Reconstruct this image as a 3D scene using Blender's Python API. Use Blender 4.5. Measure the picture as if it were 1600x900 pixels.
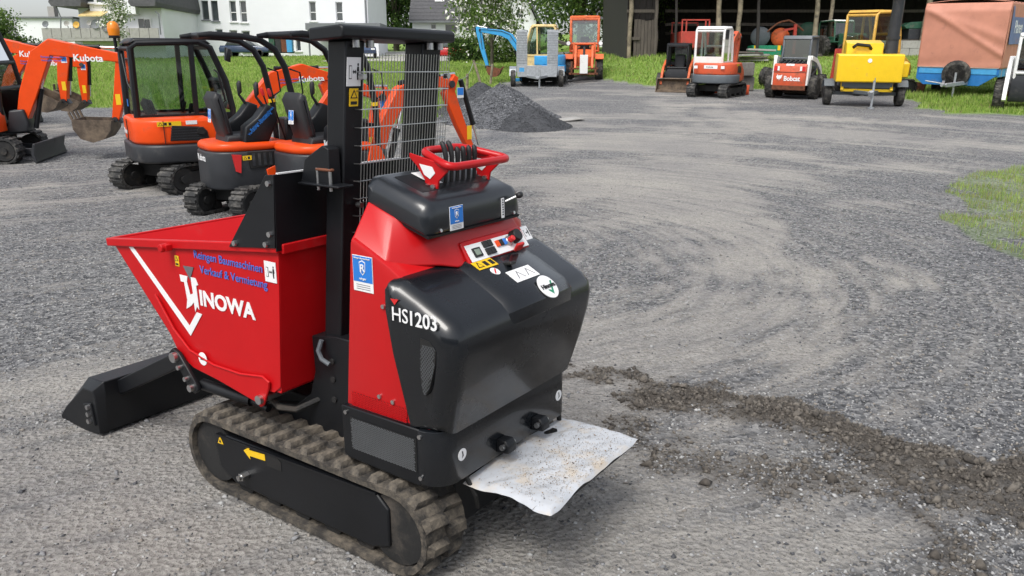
import bpy, bmesh, math, random
import numpy as np
from mathutils import Vector, Matrix, Euler
random.seed(7); rng = np.random.default_rng(11)
scene = bpy.context.scene
for o in list(bpy.data.objects): bpy.data.objects.remove(o)
R = math.radians
# ---------------------------------------------------------------- camera, sky, sun, exposure
CAM_H = 1.65
cam = bpy.data.objects.new('camera', bpy.data.cameras.new('camera'))
scene.collection.objects.link(cam)
cam.location = (0, 0, CAM_H)
cam.rotation_euler = (R(90) - math.atan(340 / 1230), 0, 0)
cam.data.sensor_width = 36; cam.data.lens = 36 * 1230 / 1600
cam.data.clip_start = .05; cam.data.clip_end = 3000
scene.camera = cam
world = bpy.data.worlds.new('World'); scene.world = world; world.use_nodes = True
wn = world.node_tree; wn.nodes.clear()
SUN_EL, SUN_AZ = R(56), R(205)          # azimuth clockwise from +Y: behind the camera, a little to the left
sky = wn.nodes.new('ShaderNodeTexSky'); sky.sky_type = 'NISHITA'; sky.sun_disc = False
sky.sun_elevation = SUN_EL; sky.sun_rotation = SUN_AZ; sky.dust_density = 3.0; sky.air_density = 1.0
hs = wn.nodes.new('ShaderNodeHueSaturation'); hs.inputs['Saturation'].default_value = .34; hs.inputs['Value'].default_value = 1.0
bgn = wn.nodes.new('ShaderNodeBackground'); bgn.inputs[1].default_value = .15
wo = wn.nodes.new('ShaderNodeOutputWorld')
wn.links.new(sky.outputs[0], hs.inputs['Color']); wn.links.new(hs.outputs[0], bgn.inputs[0]); wn.links.new(bgn.outputs[0], wo.inputs[0])
sl = bpy.data.lights.new('sun', 'SUN'); sl.energy = 1.5; sl.angle = R(24); sl.color = (1, .97, .92)
sun = bpy.data.objects.new('sun', sl); scene.collection.objects.link(sun)
sd = Vector((math.sin(SUN_AZ) * math.cos(SUN_EL), math.cos(SUN_AZ) * math.cos(SUN_EL), math.sin(SUN_EL)))
sun.rotation_euler = (-sd).to_track_quat('-Z', 'Y').to_euler(); sun.location = sd * 60
vs = scene.view_settings; vs.view_transform = 'Standard'; vs.look = 'None'; vs.exposure = .6; vs.gamma = 1; vs.use_curve_mapping = False
# ---------------------------------------------------------------- materials
MATS = {}
def nd(t, typ, **kw):
    n = t.nodes.new(typ)
    for k, v in kw.items():
        if k.startswith('i_'): n.inputs[k[2:].replace('_', ' ')].default_value = v
        else: setattr(n, k, v)
    return n
def mat(name, col, rough=.5, metal=0, var=.12, scale=6, bump=0, bscale=80, dirt=0, dcol=(.13, .11, .085), coat=0, spec=.5, dscale=3, streak=None):
    if name in MATS: return MATS[name]
    m = bpy.data.materials.new(name); m.use_nodes = True; t = m.node_tree
    b = t.nodes['Principled BSDF']; tc = nd(t, 'ShaderNodeTexCoord')
    mp = nd(t, 'ShaderNodeMapping')
    if streak: mp.inputs['Scale'].default_value = streak
    t.links.new(tc.outputs['Object'], mp.inputs[0])
    n = nd(t, 'ShaderNodeTexNoise', i_Scale=scale, i_Detail=6., i_Roughness=.6); t.links.new(mp.outputs[0], n.inputs['Vector'])
    mx = nd(t, 'ShaderNodeMix', data_type='RGBA')
    mx.inputs[6].default_value = [c * (1 - var) for c in col] + [1]; mx.inputs[7].default_value = [min(1, c * (1 + var)) for c in col] + [1]
    rp = nd(t, 'ShaderNodeMapRange'); rp.inputs[1].default_value = .3; rp.inputs[2].default_value = .7
    t.links.new(n.outputs[0], rp.inputs[0]); t.links.new(rp.outputs[0], mx.inputs[0]); out = mx.outputs[2]
    if dirt:
        n2 = nd(t, 'ShaderNodeTexNoise', i_Scale=dscale, i_Detail=9., i_Roughness=.72); t.links.new(tc.outputs['Object'], n2.inputs['Vector'])
        r2 = nd(t, 'ShaderNodeMapRange'); r2.inputs[1].default_value = .62 - dirt * .35; r2.inputs[2].default_value = .78 - dirt * .25
        t.links.new(n2.outputs[0], r2.inputs[0])
        m2 = nd(t, 'ShaderNodeMix', data_type='RGBA'); m2.inputs[7].default_value = list(dcol) + [1]
        t.links.new(r2.outputs[0], m2.inputs[0]); t.links.new(out, m2.inputs[6]); out = m2.outputs[2]
        r3 = nd(t, 'ShaderNodeMapRange'); r3.inputs[3].default_value = rough; r3.inputs[4].default_value = .9
        t.links.new(r2.outputs[0], r3.inputs[0]); t.links.new(r3.outputs[0], b.inputs['Roughness'])
    else:
        r3 = nd(t, 'ShaderNodeMapRange'); r3.inputs[3].default_value = max(.03, rough * .85); r3.inputs[4].default_value = min(1, rough * 1.2)
        t.links.new(n.outputs[0], r3.inputs[0]); t.links.new(r3.outputs[0], b.inputs['Roughness'])
    t.links.new(out, b.inputs['Base Color'])
    b.inputs['Metallic'].default_value = metal; b.inputs['Coat Weight'].default_value = coat; b.inputs['Coat Roughness'].default_value = .08
    b.inputs['Specular IOR Level'].default_value = spec
    if bump:
        n3 = nd(t, 'ShaderNodeTexNoise', i_Scale=bscale, i_Detail=5.); t.links.new(mp.outputs[0], n3.inputs['Vector'])
        bp = nd(t, 'ShaderNodeBump', i_Strength=bump, i_Distance=.01); t.links.new(n3.outputs[0], bp.inputs['Height']); t.links.new(bp.outputs[0], b.inputs['Normal'])
    MATS[name] = m; return m
def glass(name, tint, refl=.10):
    m = bpy.data.materials.new(name); m.use_nodes = True; t = m.node_tree; t.nodes.clear()
    o = nd(t, 'ShaderNodeOutputMaterial'); tr = nd(t, 'ShaderNodeBsdfTransparent'); tr.inputs[0].default_value = (*tint, 1)
    gl = nd(t, 'ShaderNodeBsdfGlossy'); gl.inputs['Roughness'].default_value = .04
    fr = nd(t, 'ShaderNodeFresnel'); fr.inputs[0].default_value = 1.5
    mx = nd(t, 'ShaderNodeMixShader'); fa = nd(t, 'ShaderNodeMath', operation='ADD', use_clamp=True); fa.inputs[1].default_value = refl; t.links.new(fr.outputs[0], fa.inputs[0]); t.links.new(fa.outputs[0], mx.inputs[0]); t.links.new(tr.outputs[0], mx.inputs[1]); t.links.new(gl.outputs[0], mx.inputs[2]); t.links.new(mx.outputs[0], o.inputs[0])
    MATS[name] = m; return m
M = dict(
 red=mat('red_paint', (.46, .006, .008), .34, var=.04, coat=.12, spec=.3),
 skipred=mat('red_skip_paint', (.47, .0055, .008), .42, var=.05, spec=.22, dirt=.06, dcol=(.40, .03, .03)),
 black=mat('black_powder_coat', (.006, .0068, .0085), .42, var=.2, bump=.05, bscale=400, spec=.35),
 hood=mat('black_hood_plastic', (.006, .0075, .0098), .26, var=.12, spec=.4, coat=.36, bump=.015, bscale=300),
 console=mat('grey_console_plastic', (.010, .0125, .016), .30, var=.12, coat=.3, bump=.03, bscale=500),
 rubber=mat('black_rubber', (.012, .012, .012), .7, var=.3, dirt=.25, dcol=(.09, .075, .06), bump=.2, bscale=60),
 muddy=mat('muddy_track_rubber', (.03, .027, .024), .8, var=.4, dirt=.52, dcol=(.15, .127, .098), dscale=14, bump=.5, bscale=60),
 grip=mat('soft_black_grip', (.008, .008, .009), .55, var=.1),
 steel=mat('zinc_steel', (.55, .55, .55), .32, 1, var=.15),
 galv=mat('galvanised_steel', (.42, .44, .46), .5, .65, var=.2, scale=14),
 chrome=mat('chrome_rod', (.75, .75, .76), .12, 1, var=.03),
 white=mat('white_print', (.78, .78, .78), .4, var=.02),
 yellow=mat('yellow_print', (.8, .5, .01), .4, var=.03),
 blue=mat('blue_print', (.02, .19, .62), .35, var=.08),
 purple=mat('violet_blue_print', (.06, .13, .50), .4, var=.02),
 blk=mat('black_print', (.01, .01, .01), .5, var=.02),
 grey=mat('grey_print', (.12, .12, .13), .5, var=.05),
 redprint=mat('red_print', (.6, .02, .02), .4, var=.02),
 orange=mat('orange_paint', (.74, .068, .006), .36, var=.06, coat=.05, spec=.28, dirt=.10, dcol=(.4, .08, .03)),
 orangeold=mat('weathered_orange_paint', (.62, .11, .025), .55, var=.18, dirt=.3, dcol=(.16, .07, .035), dscale=5),
 orangered=mat('faded_orange_red_paint', (.56, .085, .03), .5, var=.12, dirt=.25, dcol=(.2, .09, .05), dscale=4),
 whitepaint=mat('white_machine_paint', (.72, .72, .70), .42, var=.06, dirt=.18, dcol=(.4, .37, .32)),
 darkgrey=mat('dark_grey_plastic', (.022, .024, .028), .45, var=.15, bump=.04, dirt=.18, dcol=(.08, .075, .07)),
 midgrey=mat('blue_grey_paint', (.10, .115, .13), .5, var=.12, dirt=.2, dcol=(.14, .13, .12)),
 bucket=mat('worn_bucket_steel', (.10, .075, .055), .65, .3, var=.4, dirt=.5, dcol=(.22, .17, .12)),
 rust=mat('rusty_steel', (.15, .055, .028), .85, .1, var=.45, scale=12, bump=.3),
 bluepaint=mat('light_blue_paint', (.035, .30, .62), .45, var=.12, dirt=.2, dcol=(.12, .14, .14)),
 deepblue=mat('trailer_blue_paint', (.015, .16, .46), .5, var=.15, dirt=.2, dcol=(.1, .12, .14)),
 paleblue=mat('trailer_pale_blue_paint', (.06, .32, .62), .5, var=.12, dirt=.15, dcol=(.2, .24, .26)),
 cream=mat('cream_cab_paint', (.66, .50, .22), .5, var=.12, dirt=.25, dcol=(.3, .24, .15)),
 ylw=mat('bright_yellow_paint', (.80, .52, .008), .35, var=.05, coat=.2, dirt=.08, dcol=(.4, .25, .05)),
 yold=mat('old_yellow_paint', (.62, .36, .06), .5, var=.15, dirt=.3, dcol=(.2, .14, .07)),
 tarp=mat('salmon_tarpaulin', (.50, .215, .145), .62, var=.1, scale=2, dirt=.15, dcol=(.36, .16, .11), bump=.15, bscale=12),
 tarpblue=mat('tarpaulin_blue_print', (.13, .17, .33), .6, var=.15, scale=5, dirt=.2, dcol=(.4, .22, .17)),
 green=mat('green_paint', (.005, .20, .10), .5, var=.15, dirt=.15),
 dkgreen=mat('dark_green_paint', (.02, .085, .05), .5, var=.2, dirt=.3),
 redold=mat('faded_red_paint', (.42, .045, .03), .6, var=.25, dirt=.35, dcol=(.12, .06, .04)),
 wood=mat('grey_weathered_wood', (.085, .072, .06), .85, var=.35, scale=3, bump=.4, bscale=30, streak=(6, 6, .6)),
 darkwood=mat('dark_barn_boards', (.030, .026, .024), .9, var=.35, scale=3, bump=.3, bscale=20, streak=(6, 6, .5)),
 pole=mat('lichen_pole_wood', (.22, .185, .13), .85, var=.4, scale=4, dirt=.3, dcol=(.06, .05, .04), bump=.4, bscale=30),
 plaster=mat('white_render', (.76, .77, .79), .85, var=.03, scale=.7, bump=.05, bscale=20),
 oldplaster=mat('cream_render', (.66, .65, .61), .85, var=.06, scale=.8),
 frame=mat('white_window_frame', (.74, .74, .74), .5, var=.03),
 pane=mat('window_glass_dark', (.05, .06, .065), .08, var=.3, scale=1.2, spec=.8),
 blind=mat('grey_roller_blind', (.16, .17, .18), .7, var=.1),
 roof=mat('dark_roof_tiles', (.075, .075, .08), .7, var=.3, scale=5),
 conc=mat('weathered_concrete', (.34, .33, .31), .85, var=.2, scale=3, dirt=.3, dcol=(.2, .19, .17), bump=.3, bscale=40),
 bark=mat('bark', (.09, .075, .06), .9, var=.4, scale=10, bump=.6, bscale=40),
 tyre=mat('tyre_rubber', (.022, .021, .02), .8, var=.3, dirt=.4, dcol=(.12, .11, .095), dscale=6, bump=.3, bscale=40),
 amber=mat('amber_lens', (.75, .22, .01), .2, var=.05),
 carred=mat('car_red_paint', (.45, .01, .015), .25, var=.03, coat=.5),
 carblue=mat('car_dark_blue_paint', (.03, .05, .10), .25, var=.03, coat=.5),
 seat=mat('black_seat_vinyl', (.014, .014, .016), .5, var=.15),
 plastic=mat('white_plastic_film', (.47, .49, .52), .35, var=.08, dirt=.38, dcol=(.50, .42, .32), dscale=7, bump=.1, bscale=18),
)
M['meshgrey'] = mat('grille_grey', (.085, .09, .095), .5, var=.1)
M['dusty'] = mat('dusty_track_rubber', (.022, .022, .022), .75, var=.3, dirt=.42, dcol=(.15, .142, .13), dscale=9, bump=.3, bscale=50)
M['glass'] = glass('cab_glass', (.66, .76, .71)); M['dglass'] = glass('dark_cab_glass', (.33, .40, .38))
def leafmat(name, col, var=.25, scale=1.5, tr=.45):
    m = mat(name, col, .6, var=var, scale=scale, spec=.2); t = m.node_tree; b = t.nodes['Principled BSDF']; o = [n for n in t.nodes if n.type == 'OUTPUT_MATERIAL'][0]
    tl = nd(t, 'ShaderNodeBsdfTranslucent'); mx = nd(t, 'ShaderNodeMixShader'); mx.inputs[0].default_value = tr
    src = b.inputs['Base Color'].links[0].from_socket; t.links.new(src, tl.inputs[0]); t.links.new(b.outputs[0], mx.inputs[1]); t.links.new(tl.outputs[0], mx.inputs[2]); t.links.new(mx.outputs[0], o.inputs[0]); return m
# ---------------------------------------------------------------- mesh building
def vec(a): return Vector(a)
class MB:
    def __init__(s): s.v = []; s.f = []
    def add(s, vs, fs, mtx=None):
        n = len(s.v)
        s.v += [tuple(mtx @ Vector(q)) for q in vs] if mtx is not None else [tuple(q) for q in vs]
        s.f += [tuple(i + n for i in f) for f in fs]; return s
    def box(s, c, d, rot=None):
        x, y, z = [t / 2 for t in d]
        vs = [(-x, -y, -z), (x, -y, -z), (x, y, -z), (-x, y, -z), (-x, -y, z), (x, -y, z), (x, y, z), (-x, y, z)]
        m = Matrix.Translation(c) @ (Euler(rot).to_matrix().to_4x4() if rot else Matrix())
        return s.add(vs, [(0, 3, 2, 1), (4, 5, 6, 7), (0, 1, 5, 4), (1, 2, 6, 5), (2, 3, 7, 6), (3, 0, 4, 7)], m)
    def b2(s, a, b): return s.box([(p + q) / 2 for p, q in zip(a, b)], [abs(p - q) for p, q in zip(a, b)])
    def rp(s, pts, lo, hi, r=0, n=3, axis='y', mask=None, wf=None):
        """extrude a 2D outline along an axis with rounded end edges; wf(u,v) scales the half width"""
        k = len(pts); P = [Vector(q) for q in pts]
        ar = sum(P[i].x * P[(i + 1) % k].y - P[(i + 1) % k].x * P[i].y for i in range(k))
        sg = 1 if ar > 0 else -1; nv = []
        for i in range(k):
            a = (P[i] - P[i - 1]).normalized(); b = (P[(i + 1) % k] - P[i]).normalized()
            na = Vector((-a.y, a.x)) * sg; nb = Vector((-b.y, b.x)) * sg
            q = na + nb; q = q / max(.35, q.length_squared / 2) if q.length > 1e-6 else na
            nv.append(q * (mask[i] if mask else 1))
        prof = [(lo, 0), (hi, 0)] if not r else [(lo + r - r * math.sin(a), r - r * math.cos(a)) for a in [math.pi / 2 * (n - i) / n for i in range(n + 1)]] + [(hi - r + r * math.sin(a), r - r * math.cos(a)) for a in [math.pi / 2 * i / n for i in range(n + 1)]]
        mid = (lo + hi) / 2; vs = []
        for (w, ins) in prof:
            for i in range(k):
                u, v = P[i] + nv[i] * ins
                ww = mid + (w - mid) * wf(u, v) if wf else w
                vs.append((u, ww, v) if axis == 'y' else (ww, u, v) if axis == 'x' else (u, v, ww))
        m = len(prof); fs = [tuple(range(k)), tuple(reversed(range((m - 1) * k, m * k)))]
        for j in range(m - 1):
            for i in range(k): fs.append((j * k + i, j * k + (i + 1) % k, (j + 1) * k + (i + 1) % k, (j + 1) * k + i))
        return s.add(vs, fs)
    def rings(s, prs, n=12, caps=True, up=None):
        """tube through (point, radius) pairs"""
        k = len(prs); pts = [Vector(p) for p, _ in prs]; vs = []; u = None
        for i, (p, r) in enumerate(prs):
            t = (pts[min(i + 1, k - 1)] - pts[max(i - 1, 0)])
            t = t.normalized() if t.length > 1e-9 else Vector((0, 0, 1))
            if u is None: u = t.orthogonal().normalized()
            else:
                u = u - t * u.dot(t); u = u.normalized() if u.length > 1e-6 else t.orthogonal().normalized()
            w = t.cross(u)
            for j in range(n):
                a = 2 * math.pi * j / n; vs.append(pts[i] + (u * math.cos(a) + w * math.sin(a)) * r)
        fs = [(i * n + j, i * n + (j + 1) % n, (i + 1) * n + (j + 1) % n, (i + 1) * n + j) for i in range(k - 1) for j in range(n)]
        if caps: fs += [tuple(reversed(range(n))), tuple(range((k - 1) * n, k * n))]
        return s.add(vs, fs)
    def cyl(s, a, b, r, r2=None, n=12): return s.rings([(a, r), (b, r if r2 is None else r2)], n)
    def tube(s, pts, r, n=8, closed=False):
        if closed: pts = list(pts) + [pts[0], pts[1]]
        return s.rings([(p, r) for p in pts], n, not closed)
    def bar(s, a, b, w, h, side=(0, 1, 0)):
        """rectangular bar from a to b, w along side, h across"""
        a, b = Vector(a), Vector(b); t = (b - a).normalized(); sd_ = Vector(side); sd_ = (sd_ - t * sd_.dot(t)).normalized(); q = t.cross(sd_)
        vs = [p + sd_ * i * w / 2 + q * j * h / 2 for p in (a, b) for i, j in ((-1, -1), (1, -1), (1, 1), (-1, 1))]
        return s.add(vs, [(0, 3, 2, 1), (4, 5, 6, 7), (0, 1, 5, 4), (1, 2, 6, 5), (2, 3, 7, 6), (3, 0, 4, 7)])
    def poly(s, pts): return s.add(pts, [tuple(range(len(pts)))])
    def disc(s, c, nrm, r, th=.004, n=20):
        c, q = Vector(c), Vector(nrm).normalized(); return s.cyl(c, c + q * th, r, n=n)
    def wheel(s, c, r, w, ax=(0, 1, 0), n=24, rim=.6, lug=0):
        c, ax = Vector(c), Vector(ax).normalized(); h = w / 2
        prof = [(-h * .8, r * rim), (-h, r * (rim + .1)), (-h, r * .88), (-h * .8, r * .97), (-h * .3, r), (h * .3, r), (h * .8, r * .97), (h, r * .88), (h, r * (rim + .1)), (h * .8, r * rim)]
        s.rings([(c + ax * a, q) for a, q in prof], n, False)
        return s
    def build(s, name, m, parent=None, bevel=0, smooth=40, seg=2):
        me = bpy.data.meshes.new(name); me.from_pydata(s.v, [], s.f)
        bm = bmesh.new(); bm.from_mesh(me); bmesh.ops.recalc_face_normals(bm, faces=bm.faces); bm.to_mesh(me); bm.free()
        me.materials.append(M[m] if isinstance(m, str) else m)
        if smooth:
            me.shade_smooth(); me.set_sharp_from_angle(angle=R(smooth))
        o = bpy.data.objects.new(name, me); scene.collection.objects.link(o)
        if parent: o.parent = parent
        if bevel:
            b = o.modifiers.new('bevel', 'BEVEL'); b.width = bevel; b.segments = seg; b.limit_method = 'ANGLE'; b.angle_limit = R(35); b.harden_normals = False
        return o
def tag(o, label, cat, group=None, kind=None):
    if label: o['label'] = label
    if cat: o['category'] = cat
    if group: o['group'] = group
    if kind: o['kind'] = kind
    return o
def sp(t, k=2.5): return k * np.log1p(np.exp(np.clip(np.asarray(t, float) / k, -40, 40))) + np.maximum(np.asarray(t, float) - 40 * k, 0)
def gz(x, y):
    x = np.asarray(x, float); y = np.asarray(y, float)
    z = .045 * sp(y - 11)
    st = lambda a: np.clip(a, 0, 1) ** 2 * (3 - 2 * np.clip(a, 0, 1))
    z = z + .95 * st((y - 33 + np.clip((x - 8) * .35, 0, 4)) / 6.5) * st((x - 1.5) / 5)      # bank in front of the barn
    return z
def thing(name, label, cat, x, y, yaw=0, group=None, z=None, tilt=True):
    """Empty on the ground; yaw: heading clockwise from +Y (away from the camera), local +X is forward"""
    o = bpy.data.objects.new(name, None); scene.collection.objects.link(o); o.empty_display_size = .2
    g = float(gz(x, y)); e = .4
    n = Vector((-(float(gz(x + e, y)) - float(gz(x - e, y))) / (2 * e), -(float(gz(x, y + e)) - float(gz(x, y - e))) / (2 * e), 1)).normalized()
    q = Vector((0, 0, 1)).rotation_difference(n).to_matrix().to_4x4() if tilt else Matrix()
    o.matrix_world = Matrix.Translation((x, y, g if z is None else z)) @ q @ Matrix.Rotation(R(90) - yaw, 4, 'Z')
    tag(o, label, cat, group); return o
FONTS = {}
def text(s, parent, o, u, v, h, m, bold=0., name='lettering', shear=0, sx=1, depth=.0008, align='LEFT'):
    """raised lettering: o origin, u reading direction, v up, h capital height"""
    cu = bpy.data.curves.new('t', 'FONT'); cu.body = s; cu.size = h / .69; cu.offset = bold * h; cu.shear = shear; cu.resolution_u = 3; cu.align_x = align; cu.extrude = depth
    t = bpy.data.objects.new('t', cu); me = bpy.data.meshes.new_from_object(t)
    u, v = Vector(u).normalized(), Vector(v).normalized(); w = u.cross(v)
    mt = Matrix((u * sx, v, w)).transposed().to_4x4(); mt.translation = Vector(o) + w * depth
    me.transform(mt); me.name = name; me.materials.clear(); me.materials.append(M[m] if isinstance(m, str) else m)
    bpy.data.objects.remove(t); bpy.data.curves.remove(cu)
    ob = bpy.data.objects.new(name, me); scene.collection.objects.link(ob); ob.parent = parent; return ob
def plate(parent, o, u, v, pts, m, name='sticker', th=.0016, lift=0):
    """flat print: outline pts in the (u,v) frame at o, lifted off the surface"""
    u, v = Vector(u).normalized(), Vector(v).normalized(); w = u.cross(v); o = Vector(o) + w * lift
    b = MB(); k = len(pts); top = [o + u * a + v * c + w * th for a, c in pts]; bot = [o + u * a + v * c for a, c in pts]
    b.add(top + bot, [tuple(range(k))] + [(i, (i + 1) % k, k + (i + 1) % k, k + i) for i in range(k)])
    return b.build(name, m, parent, smooth=0)
def rect(a, b, c, d): return [(a, b), (c, b), (c, d), (a, d)]
def circ(x, y, r, n=20): return [(x + r * math.cos(2 * math.pi * i / n), y + r * math.sin(2 * math.pi * i / n)) for i in range(n)]
def dealer_sticker(parent, o, u, v, w, h):
    s = plate(parent, o, u, v, rect(0, 0, w, h), 'white', 'dealer_sticker')
    plate(s, o, u, v, rect(.02 * w, .27 * h, .98 * w, .98 * h), 'blue', 'sticker_field', lift=.0018, th=.0006)
    sh = [(.5, .46), (.63, .56), (.66, .83), (.5, .88), (.34, .83), (.37, .56)]
    plate(s, o, u, v, [(a * w, b * h) for a, b in sh], 'white', 'shield', lift=.0026, th=.0005)
    sh2 = [(.5 + (a - .5) * .82, .68 + (b - .68) * .84) for a, b in sh]
    plate(s, o, u, v, [(a * w, b * h) for a, b in sh2], 'blue', 'shield_field', lift=.0033, th=.0005)
    uu, vv = Vector(u).normalized(), Vector(v).normalized()
    text('R', s, Vector(o) + uu * (.40 * w) + vv * (.57 * h) + uu.cross(vv) * .0042, u, v, .2 * h, 'white', .02)
    text('reingen', s, Vector(o) + uu * (.5 * w) + vv * (.34 * h) + uu.cross(vv) * .0028, u, v, .06 * h, 'white', .01, align='CENTER')
    text('Reingen Baumaschinen', s, Vector(o) + uu * (.5 * w) + vv * (.91 * h) + uu.cross(vv) * .0028, u, v, .045 * h, 'white', 0, align='CENTER')
    for k in range(3): plate(s, o, u, v, rect(.15 * w, (.06 + k * .06) * h, .85 * w, (.075 + k * .06) * h), 'grey', 'small_print', lift=.0018, th=.0004)
    return s
def warning(parent, o, u, v, w, h):
    s = plate(parent, o, u, v, rect(0, 0, w, h), 'yellow', 'warning_sticker')
    t = min(w, h) * .8; cx = w / 2 if h >= w else h * .55
    plate(s, o, u, v, [(cx - t / 2, h - t * 1.0), (cx + t / 2, h - t * 1.0), (cx, h - t * .1)], 'blk', 'warning_triangle', lift=.0018, th=.0006)
    plate(s, o, u, v, [(cx - t * .3, h - t * .9), (cx + t * .3, h - t * .9), (cx, h - t * .34)], 'yellow', 'triangle_field', lift=.0026, th=.0005)
    if h > w * 1.2: plate(s, o, u, v, rect(.15 * w, .1 * h, .85 * w, .28 * h), 'blk', 'pictogram', lift=.0018, th=.0006)
    elif w > h * 1.2:
        for k in (1.35, 2.1):
            if h * k + h * .3 < w: plate(s, o, u, v, rect(h * k - h * .2, .2 * h, h * k + h * .25, .8 * h), 'blk', 'pictogram', lift=.0018, th=.0006)
    return s
def person_sign(parent, o, u, v, w, h):
    s = plate(parent, o, u, v, rect(0, 0, w, h), 'white', 'distance_sticker')
    f = lambda pts, m, n, l=.0018: plate(s, o, u, v, [(a * w, b * h) for a, b in pts], m, n, lift=l, th=.0006)
    f(rect(.14, .25, .34, .72), 'blk', 'machine_outline'); f(rect(.17, .28, .31, .69), 'white', 'machine_field', .0026)
    f([(.40, .5), (.48, .58), (.48, .53), (.58, .53), (.58, .58), (.66, .5), (.58, .42), (.58, .47), (.48, .47), (.48, .42)], 'blk', 'double_arrow')
    f([(.70, .55), (.73, .68), (.85, .68), (.88, .48), (.83, .46), (.82, .22), (.73, .22)], 'blk', 'figure'); f(circ(.79, .75, .055, 10), 'blk', 'figure_head')
    return s
def lattice(b, o, u, v, w, h, pitch, th, inside=None, slope=.6):
    """two crossing families of thin flat bars clipped to w x h (or inside(u,v))"""
    u, v = Vector(u).normalized(), Vector(v).normalized(); q = u.cross(v); o = Vector(o)
    for sg in (1, -1):
        c = -h / slope - w
        while c < w + h / slope + w:
            pts = []
            N = 24
            for i in range(N + 1):
                y = h * i / N; x = c + sg * y / slope
                pts.append((x, y, 0 <= x <= w and (inside is None or inside(x, y))))
            i = 0
            while i <= N:
                if pts[i][2]:
                    j = i
                    while j < N and pts[j + 1][2]: j += 1
                    if j > i:
                        a = o + u * pts[i][0] + v * pts[i][1]; e = o + u * pts[j][0] + v * pts[j][1]
                        b.bar(a, e, th, th * .8, side=q.cross(e - a))
                    i = j + 1
                else: i += 1
            c += pitch
    return b
# ---------------------------------------------------------------- ground
def vnoise(x, y, s, seed=0):
    x = np.asarray(x, float) / s; y = np.asarray(y, float) / s
    xi = np.floor(x).astype(np.int64); yi = np.floor(y).astype(np.int64); fx = x - xi; fy = y - yi
    fx = fx * fx * (3 - 2 * fx); fy = fy * fy * (3 - 2 * fy)
    def h(a, b):
        n = (a * 374761393 + b * 668265263 + seed * 982451653) & 0x7fffffff
        n = ((n ^ (n >> 13)) * 1274126177) & 0x7fffffff
        return ((n ^ (n >> 16)) & 0xffff) / 65535.
    return (h(xi, yi) * (1 - fx) + h(xi + 1, yi) * fx) * (1 - fy) + (h(xi, yi + 1) * (1 - fx) + h(xi + 1, yi + 1) * fx) * fy
def fbm(x, y, s, o=4, seed=0):
    t = 0; a = .5; n = 0
    for k in range(o): t = t + a * vnoise(x, y, s, seed + k); n += a; s *= .5; a *= .55
    return t / n
def inpoly(x, y, poly):
    r = np.zeros(np.shape(x), bool); k = len(poly)
    for i in range(k):
        (x0, y0), (x1, y1) = poly[i], poly[(i + 1) % k]
        c = ((y0 > y) != (y1 > y)); xx = (x1 - x0) * (y - y0) / (y1 - y0 + 1e-12) + x0
        r ^= c & (x < xx)
    return r
GRASS_L = [(-140, 25.5), (-16.3, 25.8), (-11, 23.2), (-5.9, 19.9), (-3.7, 19.6), (-1.8, 20.8), (-1.3, 25.8), (-.3, 36.0), (1.8, 38.2), (3.6, 38.2), (4.4, 35.6), (5.6, 33.6), (7.3, 32.6), (8.2, 31.9), (9.9, 31.3), (11, 30.9), (12.9, 30.4), (13.9, 27.4), (11.9, 23.4), (12.4, 22.0), (13.6, 21.3), (30, 21.5), (140, 30), (140, 400), (-140, 400)]
GRASS_R = [(9.8, 13.2), (6.7, 12.1), (5.45, 10.0), (4.95, 8.4), (4.4, 6.7), (4.1, 5.7), (9.5, 4.2)]
def grass_mask(x, y):
    w = .55 * np.minimum(1, np.maximum(y, 3) / 12)
    jx = (fbm(x, y, 2.2, 3, 5) - .5) * 3.2 * w; jy = (fbm(x, y, 2.2, 3, 9) - .5) * 3.2 * w
    a = inpoly(x + jx, y + jy, GRASS_L)
    b = inpoly(x + jx * .9, y + jy * .9, GRASS_R) & (fbm(x, y * .6, .5, 3, 31) > .33)
    return a, b
CLOD = [([(.30, 4.1), (.57, 4.13), (.8, 4.0)], .10, .8), ([(.78, 3.82), (1.05, 3.77), (1.28, 3.62), (1.49, 3.43), (1.64, 3.22), (1.82, 3.06), (2.1, 2.98), (2.6, 3.0)], .16, 1.3), ([(.5, 3.5), (.62, 3.3), (.70, 3.12), (.85, 3.04), (1.05, 2.98), (1.3, 2.9)], .13, .55),
        ([(1.5, 3.2), (1.62, 2.95), (1.8, 2.8), (2.1, 2.72), (2.5, 2.6)], .15, .8), ([(1.25, 3.05), (1.5, 2.75), (1.62, 2.5), (1.5, 2.3)], .10, .6)]
def clod_mask(x, y):
    m = np.zeros(np.shape(x))
    jx = x + (fbm(x, y, .16, 4, 51) - .5) * .36; jy = y + (fbm(x, y, .16, 4, 57) - .5) * .36
    for pl, w, hgt in CLOD:
        d = np.full(np.shape(x), 9.)
        for (ax, ay), (bx, by) in zip(pl, pl[1:]):
            t = np.clip(((jx - ax) * (bx - ax) + (jy - ay) * (by - ay)) / ((bx - ax) ** 2 + (by - ay) ** 2), 0, 1)
            d = np.minimum(d, np.hypot(jx - ax - t * (bx - ax), jy - ay - t * (by - ay)))
        m = np.maximum(m, np.clip(1.25 - d / w, 0, 1) * hgt)
    return m
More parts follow.
